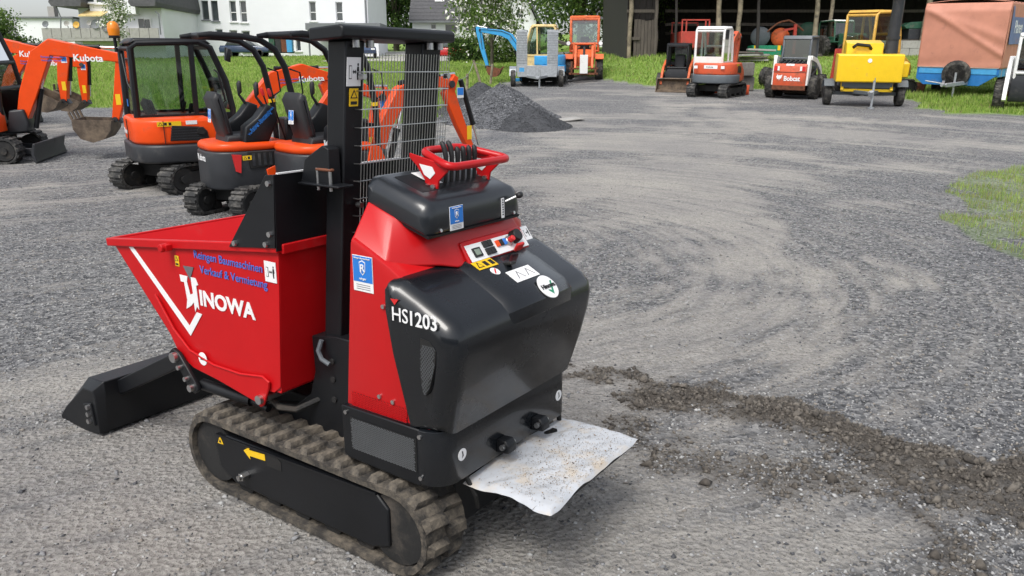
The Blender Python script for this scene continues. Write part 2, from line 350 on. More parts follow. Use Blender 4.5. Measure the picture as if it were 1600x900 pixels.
def mud_mask(x, y):
    """pale driven-over fines between the dark chippings: curved wheel tracks plus patches"""
    r = np.hypot(x + .8, y - 7.2); a = np.arctan2(y - 7.2, x + .8)
    arcs = vnoise(r, a * 2.2, .34, 3) * .3 + vnoise(r, a * 2.0, .9, 8) * .4 + vnoise(r, a * 1.2 + .3 * r, .11, 13) * .3
    r2 = np.hypot(x + 22, y - 38); a2 = np.arctan2(y - 38, x + 22)
    arcs2 = vnoise(r2, a2 * 5, .45, 21) * .35 + vnoise(r2, a2 * 4, 1.3, 28) * .35 + vnoise(r2, a2 * 3, .13, 25) * .3
    k = np.clip((x + 1.5) / 4, 0, 1)
    p = fbm(x, y, 1.6, 4, 40)
    m = (arcs * k + arcs2 * (1 - k)) * .68 + p * .5
    m = m + .12 * np.clip((4.5 - y) / 2, 0, 1) * np.clip((.5 - x) / 2, 0, 1) - .26 * np.clip((x - 1.5 - .12 * y) / 1.2, 0, 1) * np.clip((13 - y) / 4, 0, 1) - .12 * np.clip((-.8 - x) / 1.5, 0, 1) * np.clip((y - 4.2) / 1.5, 0, 1)
    m = m + .16 * np.clip(1 - np.abs(x - 1.6 - (y - 5) * .16) / (1.3 + y * .1), 0, 1) * np.clip((y - 3) / 4, .35, 1) + .05 * np.clip((y - 8) / 6, 0, 1) - .17 * np.clip((y - 16) / 7, 0, 1)
    return np.clip((m - .52) / .2, 0, 1)
def axis(lo, hi, d0, near_lo, near_hi, g):
    c = list(np.arange(near_lo, near_hi, d0)); d = d0; t = c[-1]
    while t < hi: d *= g; t += d; c.append(t)
    d = d0; t = c[0]; pre = []
    while t > lo: d *= g; t -= d; pre.append(t)
    return np.array(pre[::-1] + c)
def grid_mesh(name, X, Y, Z, attrs=None):
    ny, nx = X.shape; me = bpy.data.meshes.new(name)
    co = np.stack([X, Y, Z], -1).reshape(-1, 3).astype(np.float32); i = np.arange(nx * ny).reshape(ny, nx)
    q = np.stack([i[:-1, :-1], i[:-1, 1:], i[1:, 1:], i[1:, :-1]], -1).reshape(-1, 4)
    me.vertices.add(len(co)); me.vertices.foreach_set('co', co.ravel()); me.loops.add(q.size); me.loops.foreach_set('vertex_index', q.ravel().astype(np.int32))
    me.polygons.add(len(q)); me.polygons.foreach_set('loop_start', np.arange(0, q.size, 4, dtype=np.int32)); me.polygons.foreach_set('use_smooth', np.ones(len(q), bool))
    me.update(calc_edges=True)
    if attrs is not None:
        at = me.color_attributes.new('kind_mask', 'FLOAT_COLOR', 'POINT'); at.data.foreach_set('color', attrs.reshape(-1).astype(np.float32))
    return me
gx = axis(-700, 700, .032, -3.2, 4.4, 1.035); gy = axis(-30, 1200, .03, 1.6, 6.5, 1.022)
GX, GY = np.meshgrid(gx, gy)
gl, gr = grass_mask(GX, GY); ga = np.where(gl, 1., np.where(gr, .3, 0.))
cl = clod_mask(GX, GY); mu = mud_mask(GX, GY)
near = np.clip(1.6 - np.hypot(GX, GY) / 14, 0, 1)
GZ = gz(GX, GY) + near * ((fbm(GX, GY, .9, 3, 70) - .5) * .035 + (fbm(GX, GY, .16, 3, 77) - .5) * .022 * (1 - .6 * mu))
GZ = GZ + np.minimum(cl, 1) ** .8 * (.006 + .055 * (fbm(GX, GY, .075, 3, 83) - .28)) * (cl > 0) + ga * .03
fl = np.clip(1.3 - np.hypot((GX + .6) / 1.3, (GY - 3.2) / 1.3), 0, 1) ; GZ = GZ * (1 - np.clip(fl * 2, 0, 1)) + np.clip(fl * 2, 0, 1) * (GZ * .35)
attr = np.stack([mu, np.clip(cl, 0, 1), ga, np.ones_like(mu)], -1)
gm = bpy.data.materials.new('yard_ground'); gm.use_nodes = True; t = gm.node_tree; pb = t.nodes['Principled BSDF']
at = nd(t, 'ShaderNodeAttribute', attribute_name='kind_mask'); sep = nd(t, 'ShaderNodeSeparateColor'); t.links.new(at.outputs['Color'], sep.inputs[0])
tc = nd(t, 'ShaderNodeTexCoord')
def noise(sc, d=6., ro=.6):
    n = nd(t, 'ShaderNodeTexNoise', i_Scale=sc, i_Detail=d, i_Roughness=ro); t.links.new(tc.outputs['Object'], n.inputs['Vector']); return n.outputs[0]
def ramp(src, *st):
    r = nd(t, 'ShaderNodeValToRGB'); e = r.color_ramp.elements
    while len(e) < len(st): e.new(.5)
    for k, (p, c) in enumerate(st): e[k].position = p; e[k].color = (*c, 1)
    t.links.new(src, r.inputs[0]); return r.outputs[0]
def mixc(f, a, b):
    m = nd(t, 'ShaderNodeMix', data_type='RGBA'); t.links.new(f, m.inputs[0]); t.links.new(a, m.inputs[6]); t.links.new(b, m.inputs[7]); return m.outputs[2]
vo = nd(t, 'ShaderNodeTexVoronoi', i_Scale=42.); t.links.new(tc.outputs['Object'], vo.inputs['Vector'])
vs_ = nd(t, 'ShaderNodeSeparateColor'); t.links.new(vo.outputs['Color'], vs_.inputs[0])
grav = ramp(vs_.outputs[0], (0, (.060, .062, .067)), (.4, (.140, .143, .149)), (.78, (.225, .228, .233)), (1, (.36, .36, .355)))
vo2 = nd(t, 'ShaderNodeTexVoronoi', i_Scale=9.); t.links.new(tc.outputs['Object'], vo2.inputs['Vector'])
mudc = ramp(noise(24, 9., .75), (.26, (.20, .191, .178)), (.48, (.335, .323, .303)), (.74, (.46, .447, .425)))
big = ramp(noise(.5, 5.), (.3, (.80, .80, .82)), (.7, (1.12, 1.10, 1.06)))
cldc = ramp(noise(30, 8., .7), (.3, (.055, .048, .041)), (.7, (.125, .111, .096)))
grs = ramp(noise(3.5, 9., .75), (.25, (.11, .18, .03)), (.5, (.18, .28, .055)), (.75, (.25, .34, .09)))
spk = ramp(noise(70, 4., .8), (.36, (.42, .41, .40)), (.46, (1, 1, 1)), (.62, (1, 1, 1)), (.72, (1.25, 1.25, 1.24)))
ms = nd(t, 'ShaderNodeMix', data_type='RGBA', blend_type='MULTIPLY'); ms.inputs[0].default_value = 1; t.links.new(mudc, ms.inputs[6]); t.links.new(spk, ms.inputs[7])
def mth(op, a, b=None, clamp=False):
    n = nd(t, 'ShaderNodeMath', operation=op, use_clamp=clamp)
    for k_, v_ in ((0, a), (1, b)):
        if v_ is None: continue
        if isinstance(v_, (int, float)): n.inputs[k_].default_value = v_
        else: t.links.new(v_, n.inputs[k_])
    return n.outputs[0]
xyz = nd(t, 'ShaderNodeSeparateXYZ'); t.links.new(tc.outputs['Object'], xyz.inputs[0])
def streaks(cx, cy, fr, fa, det):
    """fine wheel marks: noise drawn out along circles round (cx, cy)"""
    dx, dy = mth('SUBTRACT', xyz.outputs[0], cx), mth('SUBTRACT', xyz.outputs[1], cy)
    rr = mth('SQRT', mth('ADD', mth('MULTIPLY', dx, dx), mth('MULTIPLY', dy, dy))); aa = mth('ARCTAN2', dy, dx)
    cv = nd(t, 'ShaderNodeCombineXYZ'); t.links.new(mth('MULTIPLY', rr, fr), cv.inputs[0]); t.links.new(mth('MULTIPLY', aa, fa), cv.inputs[1])
    n = nd(t, 'ShaderNodeTexNoise', i_Scale=1., i_Detail=det, i_Roughness=.65); t.links.new(cv.outputs[0], n.inputs['Vector']); return n.outputs[0]
st1 = streaks(-.8, 7.2, 7.5, 3.4, 7.); st2 = streaks(-22., 38., 6., 34., 7.)
fx = nd(t, 'ShaderNodeMapRange'); fx.inputs[1].default_value = -1.5; fx.inputs[2].default_value = .8; t.links.new(xyz.outputs[0], fx.inputs[0])
stm = mth('ADD', mth('MULTIPLY', st1, fx.outputs[0]), mth('MULTIPLY', st2, mth('SUBTRACT', 1., fx.outputs[0])))
msk = mth('ADD', sep.outputs[0], mth('MULTIPLY', mth('SUBTRACT', stm, .51), 3.6), clamp=True)
c1 = mixc(msk, grav, ms.outputs[2])
mm = nd(t, 'ShaderNodeMix', data_type='RGBA', blend_type='MULTIPLY'); mm.inputs[0].default_value = 1; t.links.new(c1, mm.inputs[6]); t.links.new(big, mm.inputs[7])
c2 = mixc(sep.outputs[1], mm.outputs[2], cldc); c3 = mixc(sep.outputs[2], c2, grs)
t.links.new(c3, pb.inputs['Base Color']); pb.inputs['Roughness'].default_value = .92; pb.inputs['Specular IOR Level'].default_value = .25
bp = nd(t, 'ShaderNodeBump', i_Strength=1., i_Distance=.018); ad = nd(t, 'ShaderNodeMath', operation='ADD')
t.links.new(noise(45, 8., .75), ad.inputs[0]); t.links.new(vo.outputs['Distance'], ad.inputs[1]); t.links.new(ad.outputs[0], bp.inputs['Height']); t.links.new(bp.outputs[0], pb.inputs['Normal'])
gme = grid_mesh('yard_ground', GX, GY, GZ, attr); gme.materials.append(gm)
gob = bpy.data.objects.new('yard_ground', gme); scene.collection.objects.link(gob); gob['kind'] = 'structure'
def ground_at(x, y):
    """height of the built ground sheet"""
    ix = np.clip(np.searchsorted(gx, x) - 1, 0, len(gx) - 2); iy = np.clip(np.searchsorted(gy, y) - 1, 0, len(gy) - 2)
    fx = (x - gx[ix]) / (gx[ix + 1] - gx[ix]); fy = (y - gy[iy]) / (gy[iy + 1] - gy[iy])
    return (GZ[iy, ix] * (1 - fx) + GZ[iy, ix + 1] * fx) * (1 - fy) + (GZ[iy + 1, ix] * (1 - fx) + GZ[iy + 1, ix + 1] * fx) * fy
def bulk(name, V, F, mats, idx=None, smooth=False):
    """one big triangle mesh from arrays"""
    me = bpy.data.meshes.new(name); F = np.asarray(F, np.int32); n = F.shape[1]
    me.vertices.add(len(V)); me.vertices.foreach_set('co', np.asarray(V, np.float32).ravel()); me.loops.add(F.size); me.loops.foreach_set('vertex_index', F.ravel())
    me.polygons.add(len(F)); me.polygons.foreach_set('loop_start', np.arange(0, F.size, n, dtype=np.int32))
    for m in mats: me.materials.append(m)
    if idx is not None: me.polygons.foreach_set('material_index', np.asarray(idx, np.int32))
    if smooth: me.polygons.foreach_set('use_smooth', np.ones(len(F), bool))
    me.update(calc_edges=True); o = bpy.data.objects.new(name, me); scene.collection.objects.link(o); return o
OCT = np.array([(1, 0, 0), (0, 1, 0), (-1, 0, 0), (0, -1, 0), (0, 0, 1), (0, 0, -1)], float)
OF = np.array([(0, 1, 4), (1, 2, 4), (2, 3, 4), (3, 0, 4), (1, 0, 5), (2, 1, 5), (3, 2, 5), (0, 3, 5)])
def stones(name, px, py, pz, size, mats, flat=.6):
    n = len(px); a = rng.uniform(0, 6.283, n); j = rng.uniform(.6, 1.35, (n, 6, 1))
    v = OCT[None] * j * np.stack([size, size * rng.uniform(.55, 1, n), size * flat * rng.uniform(.7, 1.1, n)], -1)[:, None]
    tl = rng.uniform(-.5, .5, n); v[..., 2] += v[..., 0] * tl[:, None]
    c, s = np.cos(a)[:, None], np.sin(a)[:, None]; x = v[..., 0] * c - v[..., 1] * s; y = v[..., 0] * s + v[..., 1] * c
    V = np.stack([x + px[:, None], y + py[:, None], v[..., 2] + pz[:, None]], -1).reshape(-1, 3)
    F = (OF[None] + (np.arange(n) * 6)[:, None, None]).reshape(-1, 3)
    return bulk(name, V, F, mats, np.repeat(rng.integers(0, len(mats), n), 8))
SM = [mat('stone_dark', (.075, .077, .084), .8, var=.3, scale=40), mat('stone_grey', (.20, .202, .207), .8, var=.3, scale=40), mat('stone_pale', (.36, .36, .355), .8, var=.3, scale=40), mat('stone_brown', (.24, .22, .195), .85, var=.3, scale=40)]
N = 230000
d = 2.0 + 13 * rng.random(N) ** 1.5; an = rng.uniform(-.75, .75, N); sx_ = d * np.tan(an); sy_ = d
keep = rng.random(N) < (1 - .88 * mud_mask(sx_, sy_)) * .9
a_, b_ = grass_mask(sx_, sy_); keep &= ~(a_ | b_); keep &= clod_mask(sx_, sy_) < .6
sx_, sy_ = sx_[keep][:105000], sy_[keep][:105000]
ss = np.exp(rng.normal(math.log(.0062), .38, len(sx_))).clip(.003, .02)
tag(stones('gravel', sx_, sy_, ground_at(sx_, sy_) + ss * .15, ss, [SM[0], SM[1], SM[1], SM[2], SM[3]]), 'loose grey chippings strewn over the yard', 'gravel', kind='stuff')
CM = [mat('mud_clod', (.095, .083, .070), .95, var=.4, scale=30, bump=.5), mat('mud_clod_dark', (.07, .061, .052), .95, var=.4, scale=30, bump=.5), mat('mud_clod_pale', (.135, .12, .102), .95, var=.3, scale=30, bump=.5)]
cx_ = rng.uniform(.2, 2.9, 110000); cy_ = rng.uniform(2.1, 4.4, 110000); cm = clod_mask(cx_, cy_) * (.35 + .9 * fbm(cx_, cy_, .2, 3, 61)); k = rng.random(110000) < np.clip(cm * 1.3 - .12, 0, 1) * .42
cx_, cy_ = cx_[k], cy_[k]; cs = np.exp(rng.normal(math.log(.0060), .6, len(cx_))).clip(.0025, .034)
tag(stones('mud_clods', cx_, cy_, ground_at(cx_, cy_) + cs * .2, cs, CM, .75), 'crumbled brown mud clods lying in a ridge on the gravel', 'mud', kind='stuff')
# ---------------------------------------------------------------- the tracked dumper in the foreground
DX, DY, DYAW = -1.178, 2.853, R(-54.9)
D = thing('tracked_dumper', 'red and black tracked mini dumper with raised skip, mast and wire guard in the foreground', 'dumper', DX, DY, DYAW, z=0, tilt=False)
NU, NV = (-1, 0, 0), (0, 0, 1)            # reading frame on the near side
def loop_path(x0, x1, r, zc, n=10, m=16):
    p = [(x0 + r * math.sin(a), zc - r * math.cos(a)) for a in [math.pi * i / n for i in range(n + 1)]]
    p += [(x0 + (x1 - x0) * i / m, zc + r) for i in range(1, m)]
    p += [(x1 - r * math.sin(a), zc + r * math.cos(a)) for a in [math.pi * i / n for i in range(n + 1)]]
    p += [(x1 + (x0 - x1) * i / m, zc - r) for i in range(1, m)]
    return p
def belt_mesh(b, x0, x1, r, zc, y0, y1, th):
    o = loop_path(x0, x1, r, zc); i_ = loop_path(x0, x1, r - th, zc); k = len(o); vs = []
    for (ox, oz), (ix, iz) in zip(o, i_): vs += [(ox, y0, oz), (ox, y1, oz), (ix, y1, iz), (ix, y0, iz)]
    fs = [(4 * j + a, 4 * j + (a + 1) % 4, 4 * ((j + 1) % k) + (a + 1) % 4, 4 * ((j + 1) % k) + a) for j in range(k) for a in range(4)]
    return b.add(vs, fs)
def along(x0, x1, r, zc, s):
    """point and outward normal at arc length s of the loop"""
    Ls = x0 - x1; per = 2 * Ls + 2 * math.pi * r; s %= per
    if s < Ls: return (x0 - s, zc + r), (0, 1)
    s -= Ls
    if s < math.pi * r: a = s / r; return (x1 - r * math.sin(a), zc + r * math.cos(a)), (-math.sin(a), math.cos(a))
    s -= math.pi * r
    if s < Ls: return (x1 + s, zc - r), (0, -1)
    s -= Ls; a = s / r; return (x0 + r * math.sin(a), zc - r * math.cos(a)), (math.sin(a), -math.cos(a))
lugme = None
def dumper_track(y0, y1, detail):
    global lugme
    x0, x1, r, zc = .035, -.95, .155, .168
    tk = belt_mesh(MB(), x0, x1, r, zc, y0, y1, .022).build('track', 'muddy', D, smooth=30)
    per = 2 * (x0 - x1) + 2 * math.pi * r; n = 34
    if lugme is None:
        b = MB(); w = .100; b.add([(-.028, -.006, 0), (.026, .004, 0), (.036, w, 0), (-.014, w, 0), (-.016, .002, .025), (.014, .010, .025), (.026, w - .014, .022), (-.004, w - .014, .022)], [(0, 3, 2, 1), (4, 5, 6, 7), (0, 1, 5, 4), (1, 2, 6, 5), (2, 3, 7, 6), (3, 0, 4, 7)])
        lo = b.build('lug', 'muddy', tk, bevel=0, smooth=0); lugme = lo.data; bpy.data.objects.remove(lo)
    for i in range(n):
        for side in (0, 1):
            (px, pz), (nx, nz) = along(x0, x1, r - .003, zc, per * (i + .5 * side) / n)
            o = bpy.data.objects.new('lug', lugme); scene.collection.objects.link(o); o.parent = tk
            up = Vector((nx, 0, nz)); yy = Vector((0, 1 if side else -1, 0)); xx = yy.cross(up)
            m = Matrix((xx, yy, up)).transposed().to_4x4(); m.translation = (px, (y0 + y1) / 2 + (-.004 if side else .004), pz)
            o.matrix_local = m
    b = MB()
    for (wx, wr) in ((x0, r - .028), (x1, r - .028)): b.cyl((wx, y0 - .02, zc), (wx, y1 + .02, zc), wr, n=24)
    for i in range(5): b.cyl((-.13 - i * .165, y0 - .03, .075), (-.13 - i * .165, y1 + .03, .075), .05, n=14)
    b.build('track_wheels', 'rubber', D)
    fr = MB().rp([(.015, .225), (-.06, .268), (-.88, .283), (-.93, .24), (-.93, .10), (-.85, .07), (-.1, .07), (.0, .12)], y1 + .012, y0 - .008, axis='y').build('track_frame', 'black', D, bevel=.006)
    MB().rp([(.0, .262), (-.88, .290), (-.88, .282), (.0, .254)], y1 + .02, y0 - .002, axis='y').build('frame_flange', 'black', fr)
    if detail:
        yy = y0 - .0075
        plate(fr, (0, yy, 0), NU, NV, [(.17, .238), (.208, .262), (.205, .248), (.298, .257), (.298, .231), (.205, .224), (.206, .210)], 'yellow', 'arrow')
        plate(fr, (0, yy, 0), NU, NV, [(.005, .222), (.04, .224), (.022, .256)], 'yellow', 'warning_triangle')
        plate(fr, (0, yy, 0), NU, NV, [(.014, .228), (.030, .229), (.022, .244)], 'blk', 'pictogram', lift=.0018, th=.0004)
        plate(fr, (0, yy, 0), NU, NV, [(.305, .26), (.375, .262), (.39, .25), (.39, .215), (.305, .213)], 'blk', 'adjuster_slot', th=.001)
        MB().cyl((-.175, yy, .135), (-.175, yy + .03, .135), .017, n=6).cyl((-.175, yy + .03, .135), (-.175, yy + .042, .135), .011, n=10).build('bolt', 'steel', fr)
    return tk
dumper_track(0, -.2, True); dumper_track(-.64, -.84, False)
CY = -.42
MB().b2((-1.06, -.20, .12), (.02, -.64, .36)).b2((-.3, -.22, .34), (.06, -.62, .42)).build('chassis', 'black', D, bevel=.008)
# --- skip
SKY0, SKY1 = -.05, -.79
SIDE = [(.68, .955), (-.42, 1.068), (-.368, .53), (-.33, .50), (.16, .495), (.255, .545)]
skip = MB().rp(SIDE, SKY0 - .006, SKY0, axis='y').rp(SIDE, SKY1, SKY1 + .006, axis='y').build('skip', 'skipred', D, bevel=.002)
def sheet(b, x0, z0, x1, z1, ya, yb, th=.006):
    t_ = Vector((x1 - x0, z1 - z0)).normalized(); n = Vector((-t_.y, t_.x)) * th
    return b.rp([(x0, z0), (x1, z1), (x1 + n.x, z1 + n.y), (x0 + n.x, z0 + n.y)], ya, yb, axis='y')
b = MB(); sheet(b, -.42, 1.066, -.366, .51, SKY1 + .006, SKY0 - .006); sheet(b, -.362, .503, .17, .50, SKY1 + .006, SKY0 - .006); sheet(b, .17, .50, .68, .953, SKY1 + .006, SKY0 - .006)
b.build('skip_walls', 'skipred', skip, bevel=.001)
b = MB()                                            # folded rim round the top
dz = (1.068 - .955) / 1.10
b.bar((.70, SKY0 + .002, .945), (-.425, SKY0 + .002, 1.060), .022, .034); b.bar((.70, SKY1 - .002, .945), (-.425, SKY1 - .002, 1.060), .022, .034)
b.bar((.692, SKY0 - .009, .948), (.692, SKY1 + .009, .948), .02, .03, side=(1, 0, 0)); b.bar((-.428, SKY0 - .008, 1.055), (-.428, SKY1 + .008, 1.055), .016, .036, side=(1, 0, 0))
b.build('rim', 'skipred', skip, bevel=.004)
MB().b2((.245, SKY0 + .012, .972), (.205, SKY0 + .04, .998)).cyl((.225, SKY0 + .02, .985), (.225, SKY0 + .055, .985), .016).build('lifting_lug', 'skipred', skip, bevel=.003)
CHEEK = [(.372, .765), (.335, .72), (.265, .635), (.17, .565), (.02, .535), (-.15, .535), (-.285, .555), (-.318, .54), (-.312, .515), (-.275, .44), (-.255, .425), (-.225, .44), (.0, .475), (.16, .492), (.25, .535), (.30, .61)]
for ya, yb in ((SKY0 + .001, SKY0 + .011), (SKY1 - .011, SKY1 - .001)):
    ck = MB().rp(CHEEK, ya, yb, axis='y').build('pivot_cheek', 'skipred', skip, bevel=.004)
MB().tube([(x, SKY0 + .011, z + .002) for x, z in CHEEK[:9]], .005, 6).build('weld_bead', 'skipred', skip)
b = MB(); b.cyl((-.262, SKY0 + .01, .462), (-.262, SKY0 + .026, .462), .018, n=14); b.cyl((-.262, SKY1 - .02, .462), (-.262, SKY0 - .01, .462), .016); b.build('pivot_pin', 'steel', skip)
plate(skip, (.085, SKY0 + .011, .548), NU, NV, circ(0, 0, .027), 'white', 'round_sticker', th=.002); plate(skip, (.085, SKY0 + .011, .548), NU, NV, rect(-.014, -.005, .014, .005), 'blk', 'sticker_mark', lift=.0023, th=.0004)
# lettering and marks on the near side
yo = SKY0 + .0012
plate(skip, (0, yo, 0), NU, NV, [(-.548, .946), (-.516, .950), (-.166, .668), (-.106, .735), (-.072, .732), (-.166, .626)], 'white', 'chevron_stripe')
text('Reingen Baumaschinen', skip, (.085, yo, .958), NU, (0, 0, 1), .030, 'purple', .012, sx=1.03); text('Verkauf & Vermietung', skip, (.055, yo, .902), NU, (0, 0, 1), .030, 'purple', .012, sx=1.02)
plate(skip, (.13, yo, .885), NU, NV, [(-.035, .03), (.035, .033), (.003, -.022)], 'grey', 'logo_triangle')
lh = plate(skip, (.195, yo, .79), NU, NV, [(0, .085), (.052, .085), (.045, .062), (.058, .012), (.078, .02), (.073, .085), (.105, .085), (.118, .060), (.104, .055), (.108, -.042), (.095, -.030), (.080, -.056), (.077, -.016), (.062, -.030), (.042, -.042), (.022, -.052), (.034, -.012), (.026, .058), (.004, .058)], 'white', 'logo_letter')
text('INOWA', skip, (.078, yo, .772), NU, (0, 0, 1), .058, 'white', .05, sx=1.12)
warning(skip, (.215, yo, .908), NU, NV, .026, .042); person_sign(skip, (-.338, yo, .93), NU, NV, .062, .075)
# black guard on the back of the skip
b = MB(); b.rp([(-.428, 1.05), (-.446, 1.315), (-.440, 1.315), (-.422, 1.05)], SKY1 - .016, SKY0 + .0135, axis='y')
G = [(-.165, 1.035), (-.425, 1.062), (-.447, 1.315), (-.405, 1.312)]
b.rp(G, SKY0 + .014, SKY0 + .018, axis='y'); b.rp(G, SKY1 - .018, SKY1 - .014, axis='y')
gd = b.build('skip_guard', 'black', D, bevel=.001)
MB().b2((-.448, SKY1, 1.3145), (-.438, SKY0, 1.3195)).build('guard_edge_trim', 'white', gd)
for x, z in ((-.21, 1.055), (-.385, 1.072), (-.41, 1.11), (-.425, 1.285)): MB().cyl((x, SKY0 + .018, z), (x, SKY0 + .030, z), .010, n=8).build('bolt', 'steel', gd)
# --- shovel arm and shovel in front
shv = MB().rp([(.885, .02), (1.02, .0), (1.24, .0), (1.25, .02), (1.20, .10), (1.0, .265), (.87, .27), (.865, .2)], -.83, .02, r=.04, n=1, axis='y', mask=[0, 0, 0, 0, .6, 1, 1, .5]).build('shovel', 'black', D, bevel=.004)
MB().rp([(.90, .06), (.99, .06), (.99, .15), (.92, .17)], -.012, .03, axis='y').build('shovel_bracket', 'black', shv, bevel=.004)
for i in range(3): MB().cyl((.93 + .004 * i, .028, .15 - i * .036), (.93 + .004 * i, .044, .15 - i * .036), .012, n=8).build('bolt', 'steel', shv)
arm = MB().bar((.88, -.10, .215), (.25, -.10, .52), .03, .07).bar((.88, -.74, .215), (.25, -.74, .52), .03, .07).bar((.25, -.03, .52), (.25, -.81, .52), .05, .05, side=(1, 0, 0)).build('shovel_arm', 'black', D, bevel=.006)
MB().rp([(.255, .565), (.215, .55), (.115, .44), (.105, .415), (.13, .395), (.165, .405), (.245, .515), (.285, .54)], -.032, -.014, axis='y').build('link_plate', 'black', arm, bevel=.004)
for x, z, r in ((.235, .532, .021), (.205, .495, .010), (.165, .455, .010), (.138, .422, .015)): MB().cyl((x, -.016, z), (x, .004, z), r, n=12).build('bolt', 'steel', arm)
MB().cyl((.14, -.06, .42), (-.12, -.10, .40), .024).cyl((-.12, -.1, .40), (-.22, -.1, .39), .014).build('tip_cylinder', 'black', D)
MB().tube([(-.42, -.2, .45), (-.36, -.12, .415), (-.30, -.09, .42), (-.2, -.12, .43)], .012).build('hose', 'rubber', D)
# --- mast
def mx_(z): return -.56 - .105 * (z - 1.72)
for ya, yb in ((-.676, -.57), (-.286, -.2)):
    mast = MB().rp([(mx_(.35), .35), (mx_(1.745), 1.745), (mx_(1.745) - .085, 1.745), (mx_(.35) - .085, .35)], ya, yb, axis='y').build('mast_column', 'black', D, bevel=.006)
MB().rp([(-.53, 1.742), (-.675, 1.748), (-.69, 1.752), (-.69, 1.782), (-.675, 1.79), (-.53, 1.782)], -.705, -.15, axis='y').build('mast_head', 'black', D, bevel=.006)
for y in (-.235, -.30, -.60, -.655): MB().cyl((-.655, y, 1.722), (-.655, y, 1.745), .014, n=10).build('bolt', 'steel', mast)
for ya, yb in ((-.30, -.19), (-.69, -.57)):
    MB().rp([(-.53, .72), (-.40, .70), (-.405, .56), (-.37, .46), (-.28, .39), (-.10, .355), (-.10, .30), (-.62, .30), (-.62, .72)], ya + .03, yb + .006, axis='y').build('mast_foot', 'black', D, bevel=.004)
for z in (.62, .55, .47): MB().cyl((-.505, -.184, z), (-.505, -.178, z), .012, n=10).build('bolt', 'rubber', mast)
MB().tube([(-.47, -.17, .70), (-.46, -.16, .66), (-.475, -.16, .63), (-.51, -.165, .615)], .009).build('hydraulic_pipe', 'midgrey', D)
sx = mx_(1.66) - .085
SU, SV = (0, -1, 0), (-.105, 0, 1)
person_sign(mast, (mx_(1.6) - .0865, -.205, 1.60), SU, SV, .062, .092); warning(mast, (mx_(1.535) - .0865, -.218, 1.535), SU, SV, .04, .058)
# deflector and horn bracket on the near column
MB().rp([(-.60, 1.40), (-.57, 1.41), (-.48, 1.36), (-.455, 1.28), (-.60, 1.28)], -.19, -.14, axis='y').b2((-.66, -.19, 1.275), (-.46, -.12, 1.283)).build('deflector', 'black', D, bevel=.003)
MB().b2((-.61, -.155, 1.325), (-.535, -.135, 1.335)).build('reflector', 'rust', D, bevel=.004)
for x in (-.54, -.60): MB().cyl((x, -.142, 1.26), (x, -.142, 1.335), .006, n=8).build('bolt', 'steel', mast)
# wire guard: bent steel grid on the rear of the mast
b = MB(); gx0, zt, zb = -.665, 1.705, 1.10
def wx(y, z): return mx_(z) - .105 - (.03 if y > -.27 else 0) * 0
for i in range(31):
    y = -.262 - i * (.44 / 30)
    b.tube([(wx(y, zt), y, zt), (wx(y, 1.4), y, 1.4), (wx(y, zb), y, zb)], .0014, 5)
for i in range(10):
    z = 1.645 - i * .0605
    b.tube([(wx(0, z) + .05, -.245, z), (wx(0, z) - .004, -.25, z), (wx(0, z) - .004, -.70, z), (wx(0, z) + .04, -.712, z)], .0021, 5)
b.build('wire_guard', 'steel', D)
for y in (-.258, -.69):
    for z in (1.63, 1.2): MB().cyl((wx(0, z) + .01, y, z), (wx(0, z) - .012, y, z), .010, n=8).build('clamp', 'steel', mast)
# --- body
BODY = [(-.700, .50), (-.762, 1.12), (-.775, 1.135), (-.93, 1.062), (-1.0, 1.02), (-1.08, .90), (-1.08, .50)]
body = MB().rp(BODY, -.775, -.062, r=.008, n=2, axis='y').build('body_shell', 'red', D, smooth=30)
def loft(rs):
    b = MB(); n = len(rs[0]); vs = [p for r in rs for p in r]
    fs = [(j * n + i, j * n + (i + 1) % n, (j + 1) * n + (i + 1) % n, (j + 1) * n + i) for j in range(len(rs) - 1) for i in range(n)] + [tuple(range(n)), tuple(range((len(rs) - 1) * n, len(rs) * n))]
    return b.add(vs, fs)
sh = loft([[(-.758, -.060, 1.122), (-.905, -.060, 1.058), (-.99, -.24, 1.035), (-1.015, -.30, 1.02), (-1.015, -.69, 1.02), (-.99, -.72, 1.04), (-.93, -.79, 1.06), (-.758, -.79, 1.122)],
           [(-.762, -.075, 1.142), (-.905, -.078, 1.074), (-.975, -.245, 1.085), (-.978, -.30, 1.092), (-.978, -.69, 1.092), (-.965, -.72, 1.105), (-.93, -.785, 1.10), (-.762, -.775, 1.142)],
           [(-.745, -.165, 1.24), (-.86, -.165, 1.20), (-.955, -.24, 1.155), (-.96, -.30, 1.153), (-.96, -.65, 1.153), (-.955, -.66, 1.155), (-.93, -.67, 1.165), (-.745, -.67, 1.24)]])
sh.build('shoulder', 'red', body, bevel=.010, smooth=50, seg=3)
MB().rp([(-1.03, 1.025), (-1.012, 1.02), (-.972, 1.09), (-.985, 1.098)], -.70, -.345, r=.008, axis='y').build('dash_housing', 'red', body, bevel=.004)
PU, PV = Vector((0, -1, 0)), Vector((.055, 0, .075)).normalized(); PO = Vector((-1.0292, -.355, 1.032)); PW = PU.cross(PV)
dash = plate(body, PO, PU, PV, rect(0, 0, .335, .07), 'white', 'dash_panel', th=.002)
def dbox(u0, v0, u1, v1, m, name, h=.006):
    b = MB(); q = [PO + PU * a + PV * c + PW * e for e in (.002, h) for a, c in rect(u0, v0, u1, v1)]
    b.add(q, [(0, 3, 2, 1), (4, 5, 6, 7), (0, 1, 5, 4), (1, 2, 6, 5), (2, 3, 7, 6), (3, 0, 4, 7)]); return b.build(name, m, dash, bevel=.001)
